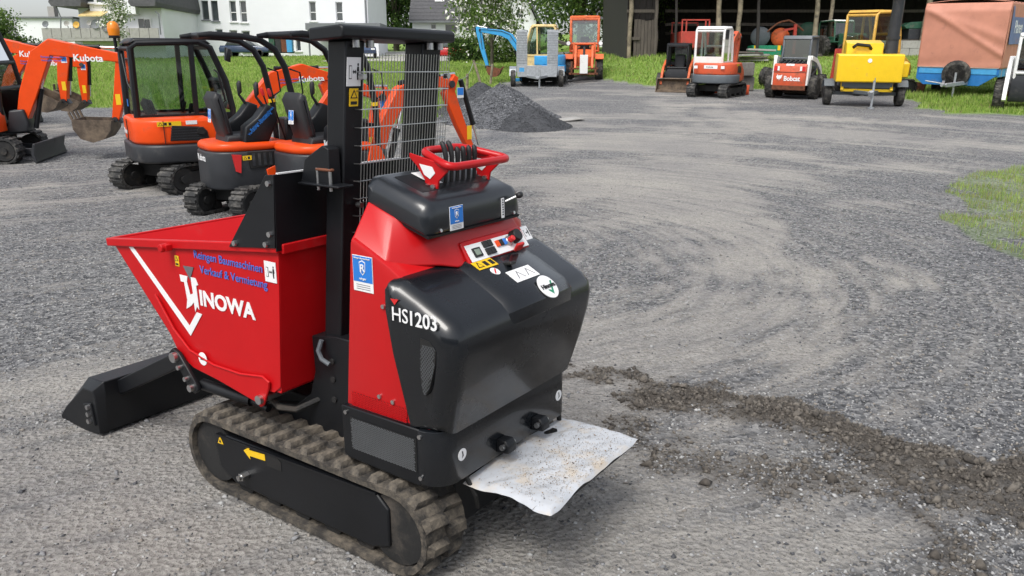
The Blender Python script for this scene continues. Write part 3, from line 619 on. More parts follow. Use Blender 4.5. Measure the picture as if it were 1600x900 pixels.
dbox(.025, .012, .068, .046, 'blk', 'hour_meter'); dbox(.033, .018, .060, .040, mat('lcd', (.22, .27, .22), .3), 'display', .0075)
for u in (.09, .117):
    for v in (.008, .036): dbox(u, v, u + .023, v + .024, 'blk', 'switch', .009)
for k_, (u, mm_) in enumerate(((.160, 'orange'), (.182, 'blk'), (.2, 'blue'))): dbox(u, .026, u + .018, .05, mm_, 'indicator_lamp', .008)
def knob(u, v, r, h, m, name): c = PO + PU * u + PV * v; return MB().cyl(c, c + PW * h, r, r * .85, n=16).build(name, m, dash, bevel=.002)
knob(.235, .036, .02, .012, 'steel', 'ignition_ring'); knob(.272, .044, .026, .03, 'blk', 'selector_knob'); knob(.235, .036, .012, .03, 'redprint', 'key')
kt = PO + PU * .25 + PV * .0 + PW * .02
MB().box(kt, (.012, .045, .035), (0, R(-30), R(0))).build('key_tag', 'redprint', dash, bevel=.008)
person_sign(dash, PO + PU * .338 + PV * .02 + PW * .001, PU, PV, .04, .055)
for x, z in ((-.865, .615), (-.925, .61), (-.90, .93)): MB().cyl((x, -.0625, z), (x, -.055, z), .0075, n=10).build('screw', 'steel', body)
dealer_sticker(body, (-.772, -.0615, .965), NU, NV, .088, .118)
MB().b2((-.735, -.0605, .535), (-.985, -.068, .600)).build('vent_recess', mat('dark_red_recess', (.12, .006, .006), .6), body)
lattice(MB(), (-.732, -.0585, .534), NU, NV, .255, .066, .0135, .0030).build('side_vent_mesh', 'red', body, smooth=0)
# --- hood
HP = [(-1.012, .545), (-.974, .80), (-.952, .94), (-.944, 1.005), (-.952, 1.03), (-.975, 1.036), (-1.0, 1.026), (-1.07, .993), (-1.14, .957), (-1.188, .93), (-1.216, .902), (-1.225, .86), (-1.218, .80), (-1.196, .70), (-1.168, .60), (-1.152, .545)]
hood = MB().rp(HP, -.858, -.016, r=.065, n=6, axis='y', mask=[0, 0, 0, .15, .3, .8, 1, 1, 1, 1, 1, 1, 1, 1, 1, 1], wf=lambda u, v: .905 + .095 * min(1, max(0, (v - .5) / .33)) ** .8).build('hood', 'hood', D, smooth=50)
HT = [(x, z) for x, z in HP[6:12]]
ridge = MB(); up = []
for i, (x, z) in enumerate(HT):
    a = Vector(HT[max(0, i - 1)]); c = Vector(HT[min(len(HT) - 1, i + 1)]); tt = (c - a).normalized(); nn = Vector((tt.y, -tt.x)); nn = nn if nn.y > 0 or nn.x < 0 else -nn
    hgt = (.012, .016, .018, .02, .02, .003)[i]; up.append((Vector((x, z)) + nn * hgt, Vector((x, z)) - nn * .01))
rings_ = []
for (p_, q_) in up: rings_.append([(q_.x, -.70, q_.y), (p_.x * .35 + q_.x * .65, -.69, p_.y * .35 + q_.y * .65), (p_.x, -.66, p_.y), (p_.x, -.34, p_.y), (p_.x * .35 + q_.x * .65, -.30, p_.y * .35 + q_.y * .65), (q_.x, -.29, q_.y)])
loft(rings_).build('hood_ridge', 'hood', hood, bevel=.006, smooth=50)
# prints on the hood
def on_hood(s, lift=.021):
    """point and frame on the ridge top: s 0..1 from front to rear"""
    k = s * (len(HT) - 1); i = min(int(k), len(HT) - 2); a, c = Vector(HT[i]), Vector(HT[i + 1]); p = a.lerp(c, k - i); tt = (c - a).normalized(); nn = Vector((tt.y, -tt.x)); nn = nn if nn.y > 0 else -nn
    return Vector((p.x, 0, p.y)) + Vector((nn.x, 0, nn.y)) * lift, Vector((-tt.x, 0, -tt.y)), Vector((nn.x, 0, nn.y))
p_, tv, nn = on_hood(.12, .0165); warning(hood, p_ + Vector((0, -.345, 0)) - tv * .02, (0, -1, 0), tv, .105, .042)
plate(hood, p_ + Vector((0, -.40, 0)) - tv * .045, (0, -1, 0), tv, circ(0, 0, .019), 'white', 'round_sticker'); plate(hood, p_ + Vector((0, -.40, 0)) - tv * .045, (0, -1, 0), tv, [(-.012, -.009), (-.008, -.013), (.012, .009), (.008, .013)], 'redprint', 'prohibition_bar', lift=.0018, th=.0005)
p_, tv, nn = on_hood(.36, .0185); ws = plate(hood, p_ + Vector((0, -.43, 0)) - tv * .03, (0, -1, 0), tv, rect(0, 0, .135, .058), 'white', 'instruction_sticker')
for a in (.025, .08): plate(ws, p_ + Vector((0, -.43, 0)) - tv * .03, (0, -1, 0), tv, [(a, .012), (a + .004, .012), (a + .022, .043), (a + .038, .012), (a + .042, .012), (a + .022, .05)], 'grey', 'pictogram', lift=.0018, th=.0005)
p_, tv, nn = on_hood(.2, .018); MB().box(p_ + Vector((0, -.49, 0)), (.05, .03, .012), (0, R(14), 0)).build('hood_latch', 'blk', hood, bevel=.004)
p_, tv, nn = on_hood(.66, .022); bd = plate(hood, p_ + Vector((0, -.535, 0)), (0, -1, 0), tv, circ(0, 0, .046, 28), 'white', 'round_badge', th=.003)
plate(bd, p_ + Vector((0, -.535, 0)), (0, -1, 0), tv, [(-.012, -.012), (.006, -.034), (.036, .018), (.026, .018), (.006, -.018), (-.002, -.012)], 'green', 'badge_check', lift=.0032, th=.0005)
text('Hinowa', bd, p_ + Vector((0, -.535 + .038, 0)) - tv * .006 + nn * .0045, (0, -1, 0), tv, .017, 'blk', .03)
NH = -.0148
def side_text(s, x, z, h, bold): return text(s, hood, (x, NH, z), NU, NV, h, 'white', bold, sx=.93)
side_text('HS', -.978, .912, .044, .004); side_text('1203', -1.045, .910, .044, .024)
plate(hood, (-.982, NH, .980), NU, NV, [(-.005, .0), (.028, .002), (.012, -.017)], 'redprint', 'logo_triangle')
VENT = [(-1.092, .875), (-1.128, .870), (-1.152, .845), (-1.148, .80), (-1.124, .72), (-1.106, .69), (-1.094, .70), (-1.087, .76)]
vo_ = plate(hood, (0, -.032, 0), NU, NV, [(-x, z) for x, z in VENT], 'blk', 'side_vent', th=.0163)
b = MB(); VP = [(-x, z) for x, z in VENT]
ins = lambda u, v: bool(inpoly(np.array(u + 1.06), np.array(v + .63), VP))
lattice(b, (-1.06, -.0145, .63), NU, NV, .11, .225, .0105, .0018, ins, 1.2).build('vent_mesh', 'meshgrey', vo_, smooth=0)
MB().rp([(-.70, .552), (-.70, .372), (-.72, .36), (-1.05, .352), (-1.05, .552)], -.055, -.040, axis='y').build('bumper_frame', 'black', D, bevel=.004)
# --- bumper
def rc(cx, cy, r, a0, a1, n=6): return [(cx + r * math.cos(R(a0 + (a1 - a0) * i / n)), cy + r * math.sin(R(a0 + (a1 - a0) * i / n))) for i in range(n + 1)]
bump = MB().rp([(-.70, -.045)] + rc(-1.055, -.125, .085, 90, 180) + rc(-1.09, -.75, .05, 180, 270) + [(-.70, -.80)], .358, .552, r=.006, n=2, axis='z').build('bumper', 'hood', D, smooth=35)
MB().b2((-.742, -.038, .402), (-1.04, -.0445, .518)).build('grille_recess', 'blk', bump)
lattice(MB(), (-.745, -.0355, .404), NU, NV, .292, .112, .0135, .0026).build('bumper_grille', 'meshgrey', bump, smooth=0)
for x, z in ((-.722, .53), (-1.055, .53), (-1.055, .385)): MB().cyl((x, -.0405, z), (x, -.034, z), .0075, n=10).build('screw', 'steel', bump)
for y in (-.145, -.735):
    s = plate(bump, (-1.1405, y, .45), (0, -1, 0), NV, circ(0, 0, .021), 'white', 'lifting_point_sticker', th=.0012)
    plate(s, (-1.1405, y, .45), (0, -1, 0), NV, [(-.002, -.012), (.006, -.006), (.002, .012), (-.003, .012), (.0, -.002)], 'blk', 'hook_mark', lift=.0014, th=.0005)
for y in (-.36, -.575):
    h_ = MB().rp([(-1.138, .425), (-1.175, .428), (-1.19, .41), (-1.19, .382), (-1.138, .375)], y - .024, y + .024, axis='y').build('hinge_bracket', 'black', D, bevel=.005)
    MB().cyl((-1.168, y + .036, .405), (-1.168, y - .036, .405), .010, n=8).build('hinge_bolt', 'steel', h_)
MB().b2((-1.14, -.22, .30), (-1.44, -.78, .322)).b2((-1.10, -.3, .25), (-1.2, -.7, .33)).build('platform', 'black', D, bevel=.004)
b = MB(); b.tube([(-1.12, -.77, .37), (-1.125, -.775, .30), (-1.10, -.76, .22), (-1.0, -.72, .2)], .010); b.build('drain_hose', 'rubber', D); MB().tube([(-1.12, -.18, .36), (-1.15, -.2, .28), (-1.12, -.25, .2)], .008).build('drain_hose', 'rubber', D)
# --- console
CP = [(-.735, 1.225), (-.99, 1.143), (-1.003, 1.16), (-1.001, 1.222), (-.985, 1.25), (-.94, 1.265), (-.78, 1.318), (-.742, 1.315), (-.728, 1.29)]
con = MB().rp(CP, -.685, -.165, r=.05, n=5, axis='y', mask=[.25, .25, .4, .8, 1, 1, 1, 1, .6]).build('console', 'console', D, smooth=50)
MB().rp([(-.79, 1.302), (-.80, 1.314), (-.92, 1.273), (-.925, 1.258)], -.62, -.23, r=.012, n=2, axis='y').build('console_top_plate', 'black', con, bevel=.003)
MB().rp([(-.734, 1.218), (-.995, 1.137), (-.998, 1.146), (-.734, 1.228)], -.675, -.175, axis='y').build('console_seam', 'black', con)
dealer_sticker(con, Vector((-1.0045, -.272, 1.150)), (0, -1, 0), (.03, 0, 1), .068, .078)
s = plate(con, (-1.0045, -.555, 1.150), (0, -1, 0), (.03, 0, 1), rect(0, 0, .017, .07), 'white', 'scale_sticker')
for k_ in range(7): plate(s, (-1.0045, -.555, 1.150), (0, -1, 0), (.03, 0, 1), rect(.005, .01 + k_ * .0085, .012, .0145 + k_ * .0085), 'blk', 'scale_mark', lift=.0018, th=.0005)
MB().cyl((-1.0, -.585, 1.205), (-1.028, -.61, 1.222), .004, n=8).build('throttle_rod', 'steel', con); MB().box((-1.035, -.622, 1.226), (.024, .036, .022), (0, .3, .4)).build('throttle_knob', 'grip', con, bevel=.01, seg=3)
for y in (-.225, -.63): MB().cyl((-1.0, y, 1.158), (-1.008, y, 1.160), .006, n=8).build('screw', 'steel', con)
# handle ring with its two bent feet
cor = [(-.815, -.36, 1.388), (-.815, -.565, 1.388), (-.985, -.635, 1.350), (-.985, -.30, 1.350)]
rp_ = []
for i in range(4):
    a, c, e = Vector(cor[i - 1]), Vector(cor[i]), Vector(cor[(i + 1) % 4]); q = .042
    p1 = c + (a - c).normalized() * q; p2 = c + (e - c).normalized() * q
    rp_ += [p1.lerp(c, t_).lerp(c.lerp(p2, t_), t_) for t_ in (0, .25, .5, .75, 1)]
ring = MB().tube(rp_, .0135, 10, closed=True).build('handle_ring', 'red', D)
for ya, sg in ((-.318, 1), (-.60, -1)):
    b = MB(); b.rp([(-.80, 1.385), (-.965, 1.352), (-.965, 1.335), (-.925, 1.30), (-.915, 1.252), (-.865, 1.258), (-.865, 1.30), (-.83, 1.345), (-.80, 1.37)], ya - .004, ya + .004, axis='y')
    ft = b.build('ring_foot', 'red', ring, bevel=.002)
    plate(ft, (0, ya + .0045, 0), NU, NV, [(.845, 1.352), (.90, 1.345), (.912, 1.325), (.89, 1.305), (.865, 1.318)], 'white', 'foot_sticker')
    for x in (-.878, -.905): MB().cyl((x, ya + .004, 1.28), (x, ya + .014, 1.28), .009, n=8).build('bolt', 'steel', ft)
sl_ = MB()
for i in range(6):
    y = -.395 - i * .0315; x = -.885
    b = MB(); h = 1.42 if i < 2 else 1.398; kx = .012 if i < 2 else 0
    b.rings([((x, y, 1.26), .0065), ((x - .004, y, 1.32), .007), ((x - .006, y, h - .05), .0082), ((x - .006 + kx * .5, y, h - .02), .0095), ((x - .004 + kx, y, h - .006), .009), ((x + kx, y, h), .005)], 10)
    b.build('control_lever', 'grip', D)
    sl_.b2((x - .03, y - .003, 1.283), (x + .03, y + .003, 1.285))
wp = plate(D, (-.80, -.32, 1.3165), (0, -1, 0), (.32, 0, .1), rect(0, -.1, .05, 0), 'white', 'lever_diagram')
# --- dirty plastic film wrapped over the operator platform
SH = thing('plastic_sheet', 'dirty white plastic film wrapped over the rear step of the red dumper', 'plastic sheet', DX, DY, DYAW, z=0, tilt=False)
u_ = np.linspace(0, 1, 90); v_ = np.linspace(0, 1, 120); UU, VV = np.meshgrid(u_, v_)
XX = -1.115 - UU * .345; YY = -.185 - VV * .635
ed = np.minimum(np.minimum(VV * .635, (1 - VV) * .635), (1 - UU) * .345)
fold = (fbm(XX * 1.0 + YY * .6, YY * .5 - XX, .13, 3, 91) - .5) * .022 + (vnoise(XX * 2 - YY * 1.2, YY + XX * .4, .07, 96) - .5) * .006
drop = np.clip(1 - ed / .035, 0, 1) ** 1.5
ZZ = .335 + fold * (1 - .3 * drop) - drop * (.010 + .014 * vnoise(XX, YY, .08, 99))
XX = XX + drop * (1 - UU < .2) * .012 - .02 * (vnoise(YY, XX, .12, 93) - .5) * UU; YY = YY + (vnoise(XX, YY, .1, 94) - .5) * .03 * drop
me = grid_mesh('film', XX, YY, ZZ); me.materials.append(M['plastic']); fo = bpy.data.objects.new('film', me); scene.collection.objects.link(fo); fo.parent = SH
nn_ = 2200; fu = rng.beta(2.2, 1.6, nn_); fv = np.where(rng.random(nn_) < .55, rng.beta(2, 4, nn_), rng.beta(4, 2, nn_)); iu = (fu * 89).astype(int).clip(0, 85); iv = (fv * 119).astype(int).clip(4, 114)
cr = stones('crumbs', XX[iv, iu] + rng.normal(0, .003, nn_), YY[iv, iu] + rng.normal(0, .003, nn_), ZZ[iv, iu] + .003, rng.uniform(.0007, .0022, nn_) * np.where(rng.random(nn_) < .04, 2, 1), [mat('crumb_brown', (.26, .17, .09), .9, var=.3), mat('crumb_tan', (.36, .27, .17), .9, var=.3), CM[0]], .5)
cr.parent = SH; cr['kind'] = 'stuff'; cr.name = 'dirt_crumbs'
# ---------------------------------------------------------------- excavators
def track_part(parent, ox, half, r, y0, y1, m='muddy', ribs=40, xf=Matrix()):
    b = MB(); zc = r + .004; belt_mesh(b, ox + half - r, ox - half + r, r, zc, y0, y1, .03)
    per = 2 * (2 * half - 2 * r) + 2 * math.pi * r
    for i in range(ribs):
        (px, pz), (nx, nz) = along(ox + half - r, ox - half + r, r, zc, per * i / ribs)
        b.bar((px - nx * .004, (y0 + y1) / 2, pz - nz * .004), (px + nx * .02, (y0 + y1) / 2, pz + nz * .02), abs(y1 - y0) * .97, per / ribs * .5)
    b.v = [tuple(xf @ Vector(q)) for q in b.v]
    tk = b.build('track', m, parent, smooth=30)
    w = MB()
    for wx_, wr in ((ox + half - r, r * .78), (ox - half + r, r * .78)):
        w.cyl((wx_, y0 - .02, zc), (wx_, y1 + .02, zc), wr, n=20); w.cyl((wx_, y0 + .01, zc), (wx_, y1 - .01, zc), wr * .35, n=12)
    n = max(3, int(half * 3.2))
    for i in range(n): w.cyl((ox - half + 2.2 * r + i * (2 * half - 4.4 * r) / (n - 1), y0 - .03, r * .42), (ox - half + 2.2 * r + i * (2 * half - 4.4 * r) / (n - 1), y1 + .03, r * .42), r * .36, n=12)
    w.b2((ox - half + r * 1.4, y0 - .04, r * .6), (ox + half - r * 1.4, y1 + .04, r * 1.45))
    w.v = [tuple(xf @ Vector(q)) for q in w.v]; w.build('track_frame', 'rubber', tk); return tk
def dig_bucket(parent, pin, ang, size, width, m='bucket', yc=0):
    """open bucket: pin, angle of the mouth direction"""
    a = [(0, 0), (.12, -.28), (.10, -.62), (-.12, -.90), (-.48, -1.0), (-.80, -.86), (-.97, -.62)]
    i_ = [(x * .93 - .02, z * .93 + .0) for x, z in a]; c, s_ = math.cos(ang), math.sin(ang)
    tf = lambda p: (pin[0] + (p[0] * c - p[1] * s_) * size, pin[1] + (p[0] * s_ + p[1] * c) * size)
    bk = MB().rp([tf(p) for p in a] + [tf(p) for p in reversed(i_)], yc - width / 2, yc + width / 2, axis='y').build('bucket', m, parent, bevel=.004)
    for sg in (-1, 1): MB().rp([tf(p) for p in a], yc + sg * width / 2 - .012, yc + sg * width / 2 + .012, axis='y').build('bucket_side', m, bk)
    for k in range(4): 
        y = yc + (k - 1.5) * width * .29; p, q = tf((-.97, -.62)), tf((-1.16, -.48)); MB().bar((p[0], y, p[1]), (q[0], y, q[1]), .05 * size * 2, .03).build('tooth', m, bk)
    return bk
def ram(parent, a, b, r, m='black', y=0, f=.6):
    a, b = Vector((a[0], y, a[1])), Vector((b[0], y, b[1])); c = a.lerp(b, f)
    rm = MB().cyl(a, c, r, n=12).cyl(a.lerp(b, f - .03), c, r * 1.2, n=12).build('hydraulic_cylinder', m, parent); MB().cyl(c, b, r * .55, n=10).build('piston_rod', 'chrome', rm); return rm
def outline(pts, w):
    """strip of varying width along a 2D path -> closed outline"""
    P = [Vector(p) for p in pts]; L_, R_ = [], []
    for i, p in enumerate(P):
        t_ = (P[min(i + 1, len(P) - 1)] - P[max(i - 1, 0)]).normalized(); n = Vector((-t_.y, t_.x)); L_.append(p + n * w[i] / 2); R_.append(p - n * w[i] / 2)
    return [tuple(q) for q in L_ + R_[::-1]]
def digger_arm(parent, boom, bw, stick, sw, by, m, bucket_ang, bsize, bwidth, yc=0, brand=None, sticker=True, bm='bucket'):
    """boom and stick: lists of (x,z); bucket at the stick's end"""
    bo = MB().rp(outline(boom, bw), yc - by / 2, yc + by / 2, axis='y').build('boom', m, parent, bevel=.012)
    st = MB().rp(outline(stick, sw), yc - by * .4, yc + by * .4, axis='y').build('dipper_stick', m, parent, bevel=.01)
    for p in (boom[0], boom[-1], stick[-1]): MB().cyl((p[0], yc - by * .68, p[1]), (p[0], yc + by * .68, p[1]), .045, n=12).build('pivot_pin', 'darkgrey', bo)
    k = len(boom) // 2
    ram(bo, (boom[0][0] + .18, boom[0][1] - .12), (boom[k][0] + .05, boom[k][1] - bw[k] * .3), .04, y=yc, f=.6)
    ram(bo, (boom[k][0], boom[k][1] + bw[k] * .62), (stick[0][0], stick[0][1] + .03), .035, y=yc, f=.7)
    ram(st, (stick[0][0] + .10, stick[0][1] - .05), (stick[-1][0] + .12, stick[-1][1] + .12), .033, y=yc, f=.68)
    b = MB()
    for dy in (.03, -.03): b.tube([(boom[0][0], yc + dy + by * .5, boom[0][1] + .1)] + [(p[0], yc + dy * .4 + by * .52, p[1] + w_ * .3) for p, w_ in list(zip(boom, bw))[1:-1]] + [(boom[-1][0], yc + by * .5 + dy, boom[-1][1] + .05), (stick[len(stick) // 2][0], yc + by * .5, stick[len(stick) // 2][1])], .011, 6)
    b.build('hydraulic_hose', 'rubber', bo)
    MB().bar((stick[-1][0] - .02, yc, stick[-1][1] + .12), (stick[-1][0] + .10, yc, stick[-1][1] - .06), by * .7, .05).build('bucket_link', 'darkgrey', st)
    dig_bucket(parent, (stick[-1][0], stick[-1][1]), bucket_ang, bsize, bwidth, bm, yc)
    if brand:
        a, c = Vector(boom[k]), Vector(boom[-1]); d_ = (c - a).normalized(); t_ = a.lerp(c, .40) + Vector((-d_.y, d_.x)) * (-.06)
        text('Kubota', bo, (t_.x, yc - by / 2 - .003, t_.y), (d_.x, 0, d_.y), (-d_.y, 0, d_.x), brand, 'white', .03)
        t2 = a.lerp(c, .02) + Vector((-d_.y, d_.x)) * (-.0)
        for q, s_ in ((.0, 'Reingen Baumaschinen'), (-.055, 'Verkauf & Vermietung')):
            t3 = t2 + Vector((-d_.y, d_.x)) * (q - .02); text(s_, bo, (t3.x, yc - by / 2 - .003, t3.y), (d_.x, 0, d_.y), (-d_.y, 0, d_.x), .03, 'purple', .01)
    if sticker:
        q = Vector(stick[0]).lerp(Vector(stick[-1]), .2); plate(st, (q.x - .06, yc - by * .4 - .002, q.y - .07), (1, 0, 0), (.0, 0, 1), rect(0, 0, .11, .13), 'white', 'dealer_sticker'); plate(st, (q.x - .06, yc - by * .4 - .0045, q.y - .07), (1, 0, 0), (0, 0, 1), rect(.005, .035, .105, .125), 'blue', 'sticker_field')
        q = Vector(stick[0]).lerp(Vector(stick[-1]), .7); plate(st, (q.x - .04, yc - by * .4 - .002, q.y - .1), (1, 0, 0), (0, 0, 1), rect(0, 0, .08, .18), 'yellow', 'warning_sticker')
    return bo
def undercarriage(E, half, r, yo, w, yaw, blade=None, m='dusty', bm='orange', ribs=40):
    xf = Matrix.Rotation(yaw, 4, 'Z')
    for sg in (1, -1): track_part(E, 0, half, r, sg * yo if sg > 0 else -yo + w, sg * yo - w if sg > 0 else -yo, m, ribs, xf)
    b = MB(); b.b2((-half * .5, -yo + w * .5, r * .9), (half * .5, yo - w * .5, r * 1.75)); b.cyl((0, 0, r * 1.5), (0, 0, r * 2.35), half * .4, n=20); b.v = [tuple(xf @ Vector(q)) for q in b.v]; b.build('undercarriage', 'rubber', E)
    if blade:
        d_, h = blade; b = MB().rp([(d_, .03), (d_ + .03, .0), (d_ + .05, .03), (d_ + .02, h * .5), (d_ + .06, h), (d_ + .02, h), (d_ - .03, h * .5)], -yo, yo, axis='y'); b.bar((half * .3, -.3, r), (d_, -.3, .15), .08, .1).bar((half * .3, .3, r), (d_, .3, .15), .08, .1)
        b.v = [tuple(xf @ Vector(q)) for q in b.v]; b.build('dozer_blade', bm, E, bevel=.006)
def cab(E, prof, y0, y1, fr='black', gl='glass', r=.035, low=.75, roof='black', split=None, mid=None):
    """prof: side outline (x,z), starting bottom rear, going up; frame tubes, roof, panes, lower panels"""
    k = len(prof); cb = MB()
    for y in (y0, y1): cb.tube([(x, y, z) for x, z in prof], r, 8, closed=True)
    for (x, z) in prof: cb.cyl((x, y0, z), (x, y1, z), r * .9, n=8)
    cb = cb.build('cab_frame', fr, E)
    top = [p for p in prof if p[1] > max(q[1] for q in prof) - .16]
    xs = [p[0] for p in top]; zt = max(p[1] for p in prof)
    MB().rp([(min(xs) - .02, zt - .02), (min(xs) + .06, zt + .06), (max(xs) - .06, zt + .06), (max(xs) + .03, zt - .03)], y0 - .02, y1 + .02, r=.05, n=3, axis='y').build('cab_roof', roof, cb, smooth=50)
    zl = low
    def cut(pts, lo, hi):
        out = []
        for i in range(len(pts)):
            a, c = pts[i], pts[(i + 1) % len(pts)]
            if lo <= a[1] <= hi: out.append(a)
            for lim in (lo, hi):
                if (a[1] - lim) * (c[1] - lim) < 0: t_ = (lim - a[1]) / (c[1] - a[1]); out.append((a[0] + t_ * (c[0] - a[0]), lim))
        return out
    up, dn = cut(prof, zl, 9), cut(prof, -9, zl)
    cx = sum(p[0] for p in up) / len(up); cz = sum(p[1] for p in up) / len(up)
    up = sorted(up, key=lambda p: math.atan2(p[1] - cz, p[0] - cx))
    for y in (y0, y1):
        MB().poly([(x, y, z) for x, z in up]).build('side_window', gl, cb, smooth=0)
        if len(dn) > 2:
            cx2 = sum(p[0] for p in dn) / len(dn); cz2 = sum(p[1] for p in dn) / len(dn); dn2 = sorted(dn, key=lambda p: math.atan2(p[1] - cz2, p[0] - cx2)); MB().rp(dn2, y - .01, y + .01, axis='y').build('side_panel', fr, cb)
        MB().bar((min(p[0] for p in up), y, zl), (max(p[0] for p in up), y, zl), r * 1.6, r * 1.6).build('sill_bar', fr, cb)
        if mid is not None: MB().bar((mid, y, zl), (mid + .02, y, zt - .02), r * 1.2, r * 1.4).build('door_pillar', fr, cb)
    def pane(xlo, name):
        e = sorted([p for p in up if (p[0] < cx if xlo else p[0] > cx)], key=lambda p: p[1])
        b = MB()
        for a, c in zip(e, e[1:]):
            if abs(a[1] - c[1]) > .12: b.poly([(a[0], y0, a[1]), (a[0], y1, a[1]), (c[0], y1, c[1]), (c[0], y0, c[1])])
        b.build(name, gl, cb, smooth=0)
    pane(True, 'rear_window'); pane(False, 'front_window')
    return cb
def op_seat(E, x, y, z, arms=True, m='seat'):
    s_ = MB().rp([(x - .22, z), (x + .26, z + .03), (x + .27, z + .12), (x - .2, z + .10)], y - .23, y + .23, r=.04, n=3, axis='y').build('seat', m, E, smooth=50)
    MB().rp([(x - .2, z + .06), (x - .10, z + .08), (x - .2, z + .55), (x - .27, z + .58), (x - .32, z + .5)], y - .2, y + .2, r=.06, n=3, axis='y').build('seat_back', m, s_, smooth=50)
    return s_
def joystick(E, x, y, z, lean=.0, m='grip', col=None):
    j = MB().rings([((x, y, z), .02), ((x + .02 + lean, y, z + .12), .014), ((x + .03 + lean, y, z + .15), .028), ((x + .05 + lean * 1.2, y, z + .25), .03), ((x + .06 + lean * 1.2, y, z + .28), .015)], 8).build('joystick', m, E); return j
def lever(E, a, b, knob='redprint'):
    l_ = MB().tube([a, b], .01, 6).build('travel_lever', 'black', E); b = Vector(b); d_ = (b - Vector(a)).normalized(); MB().rings([(b - d_ * .05, .016), (b, .024), (b + d_ * .04, .015)], 8).build('lever_knob', knob, l_)
def plan_round(x0, x1, hw, rr, n=7):
    """plan outline with a rounded rear (at -x)"""
    p = [(x1, hw)]
    for i in range(n + 1): a = R(90 + 90 * i / n); p.append((x0 + rr + rr * math.cos(a), hw - rr + rr * math.sin(a)))
    return p + [(x, -y) for x, y in reversed(p)]
# -- big cab digger
def cab_digger(name, label, x, y, yaw, uy, upper, cw, cabfr, roof, body_txt=True, arm=None, ub='orange', s=1., group=None, side_vent=True, gl='glass', zs=1., us=1., back=0.):
    E = thing(name, label, 'excavator', x, y, yaw, group); E.matrix_world = E.matrix_world @ Matrix.Diagonal((1, 1, zs, 1))
    undercarriage(E, 1.0 * s * us, .23 * s, .76 * s * us, .32 * s * us, uy, blade=(1.25 * s * us, .36 * s), bm=ub)
    MB().rp([(a * s, b * s) for a, b in plan_round(-.86 + back, .62, .74, .45)], .50 * s, .60 * s, axis='z').build('deck', 'darkgrey', E, bevel=.01)
    c = MB().rp([(a * s, b * s) for a, b in plan_round(-.98 + back, .0 + back, .80, .6 - back * .5)], .50 * s, .80 * s, r=.045 * s, n=3, axis='z').build('counterweight', cw, E, smooth=50)
    bd = MB().rp([(a * s, b * s) for a, b in plan_round(-.95 + back, .30, .775, .58 - back * .5)], .79 * s, 1.20 * s, r=.06 * s, n=4, axis='z').build('engine_cover', upper, E, smooth=50)
    MB().rp([(a * s, b * s) for a, b in ((back + .0, .52), (.70, .56), (.70, .82), (.62, .95), (.28, 1.16), (.27, .80), (back + .0, .79))], -.772 * s, -.22 * s, r=.04 * s, axis='y').build('side_cover', upper, E, smooth=50)
    if side_vent:
        v_ = MB().rp([(a * s, b * s) for a, b in ((-.28, .86), (.22, .84), (.20, 1.0), (.10, 1.07), (-.24, 1.10))], -.785 * s, -.77 * s, axis='y').build('side_vent', 'blk', bd, bevel=.004)
        for k in range(5): MB().b2((-.26 * s, -.79 * s, (.88 + k * .042) * s), (.16 * s, -.783 * s, (.893 + k * .042) * s)).build('vent_slat', 'darkgrey', v_)
    pr = [(a * s, b * s) for a, b in ((-.50, .78), (-.58, 1.15), (-.56, 2.28), (-.48, 2.36), (.30, 2.38), (.45, 2.30), (.62, 1.75), (.68, 1.30), (.66, .66))]
    cb = cab(E, pr, -.28 * s, .72 * s, cabfr, gl, .045 * s, 1.20 * s, roof, mid=.18 * s)
    op_seat(E, -.12 * s, .22 * s, .88 * s); joystick(E, .12 * s, .5 * s, 1.1 * s); joystick(E, .12 * s, -.02 * s, 1.1 * s)
    MB().bar((.5 * s, .1 * s, .62 * s), (.42 * s, .1 * s, 1.3 * s), .2 * s, .12 * s).build('console', 'darkgrey', E, bevel=.02)
    warning(bd, (-.42 * s, -.777 * s, 1.09 * s), (1, 0, 0), NV, .30 * s, .075 * s)
    if arm:
        MB().rp([(.62, .45), (.95, .48), (.98, .62), (.93, .86), (.70, .84)], -.22, .10, r=.03, axis='y').build('swing_post', 'darkgrey', E, bevel=.02)
        digger_arm(E, m=upper, yc=-.06 * s, **arm)
    return E, bd, c, cb
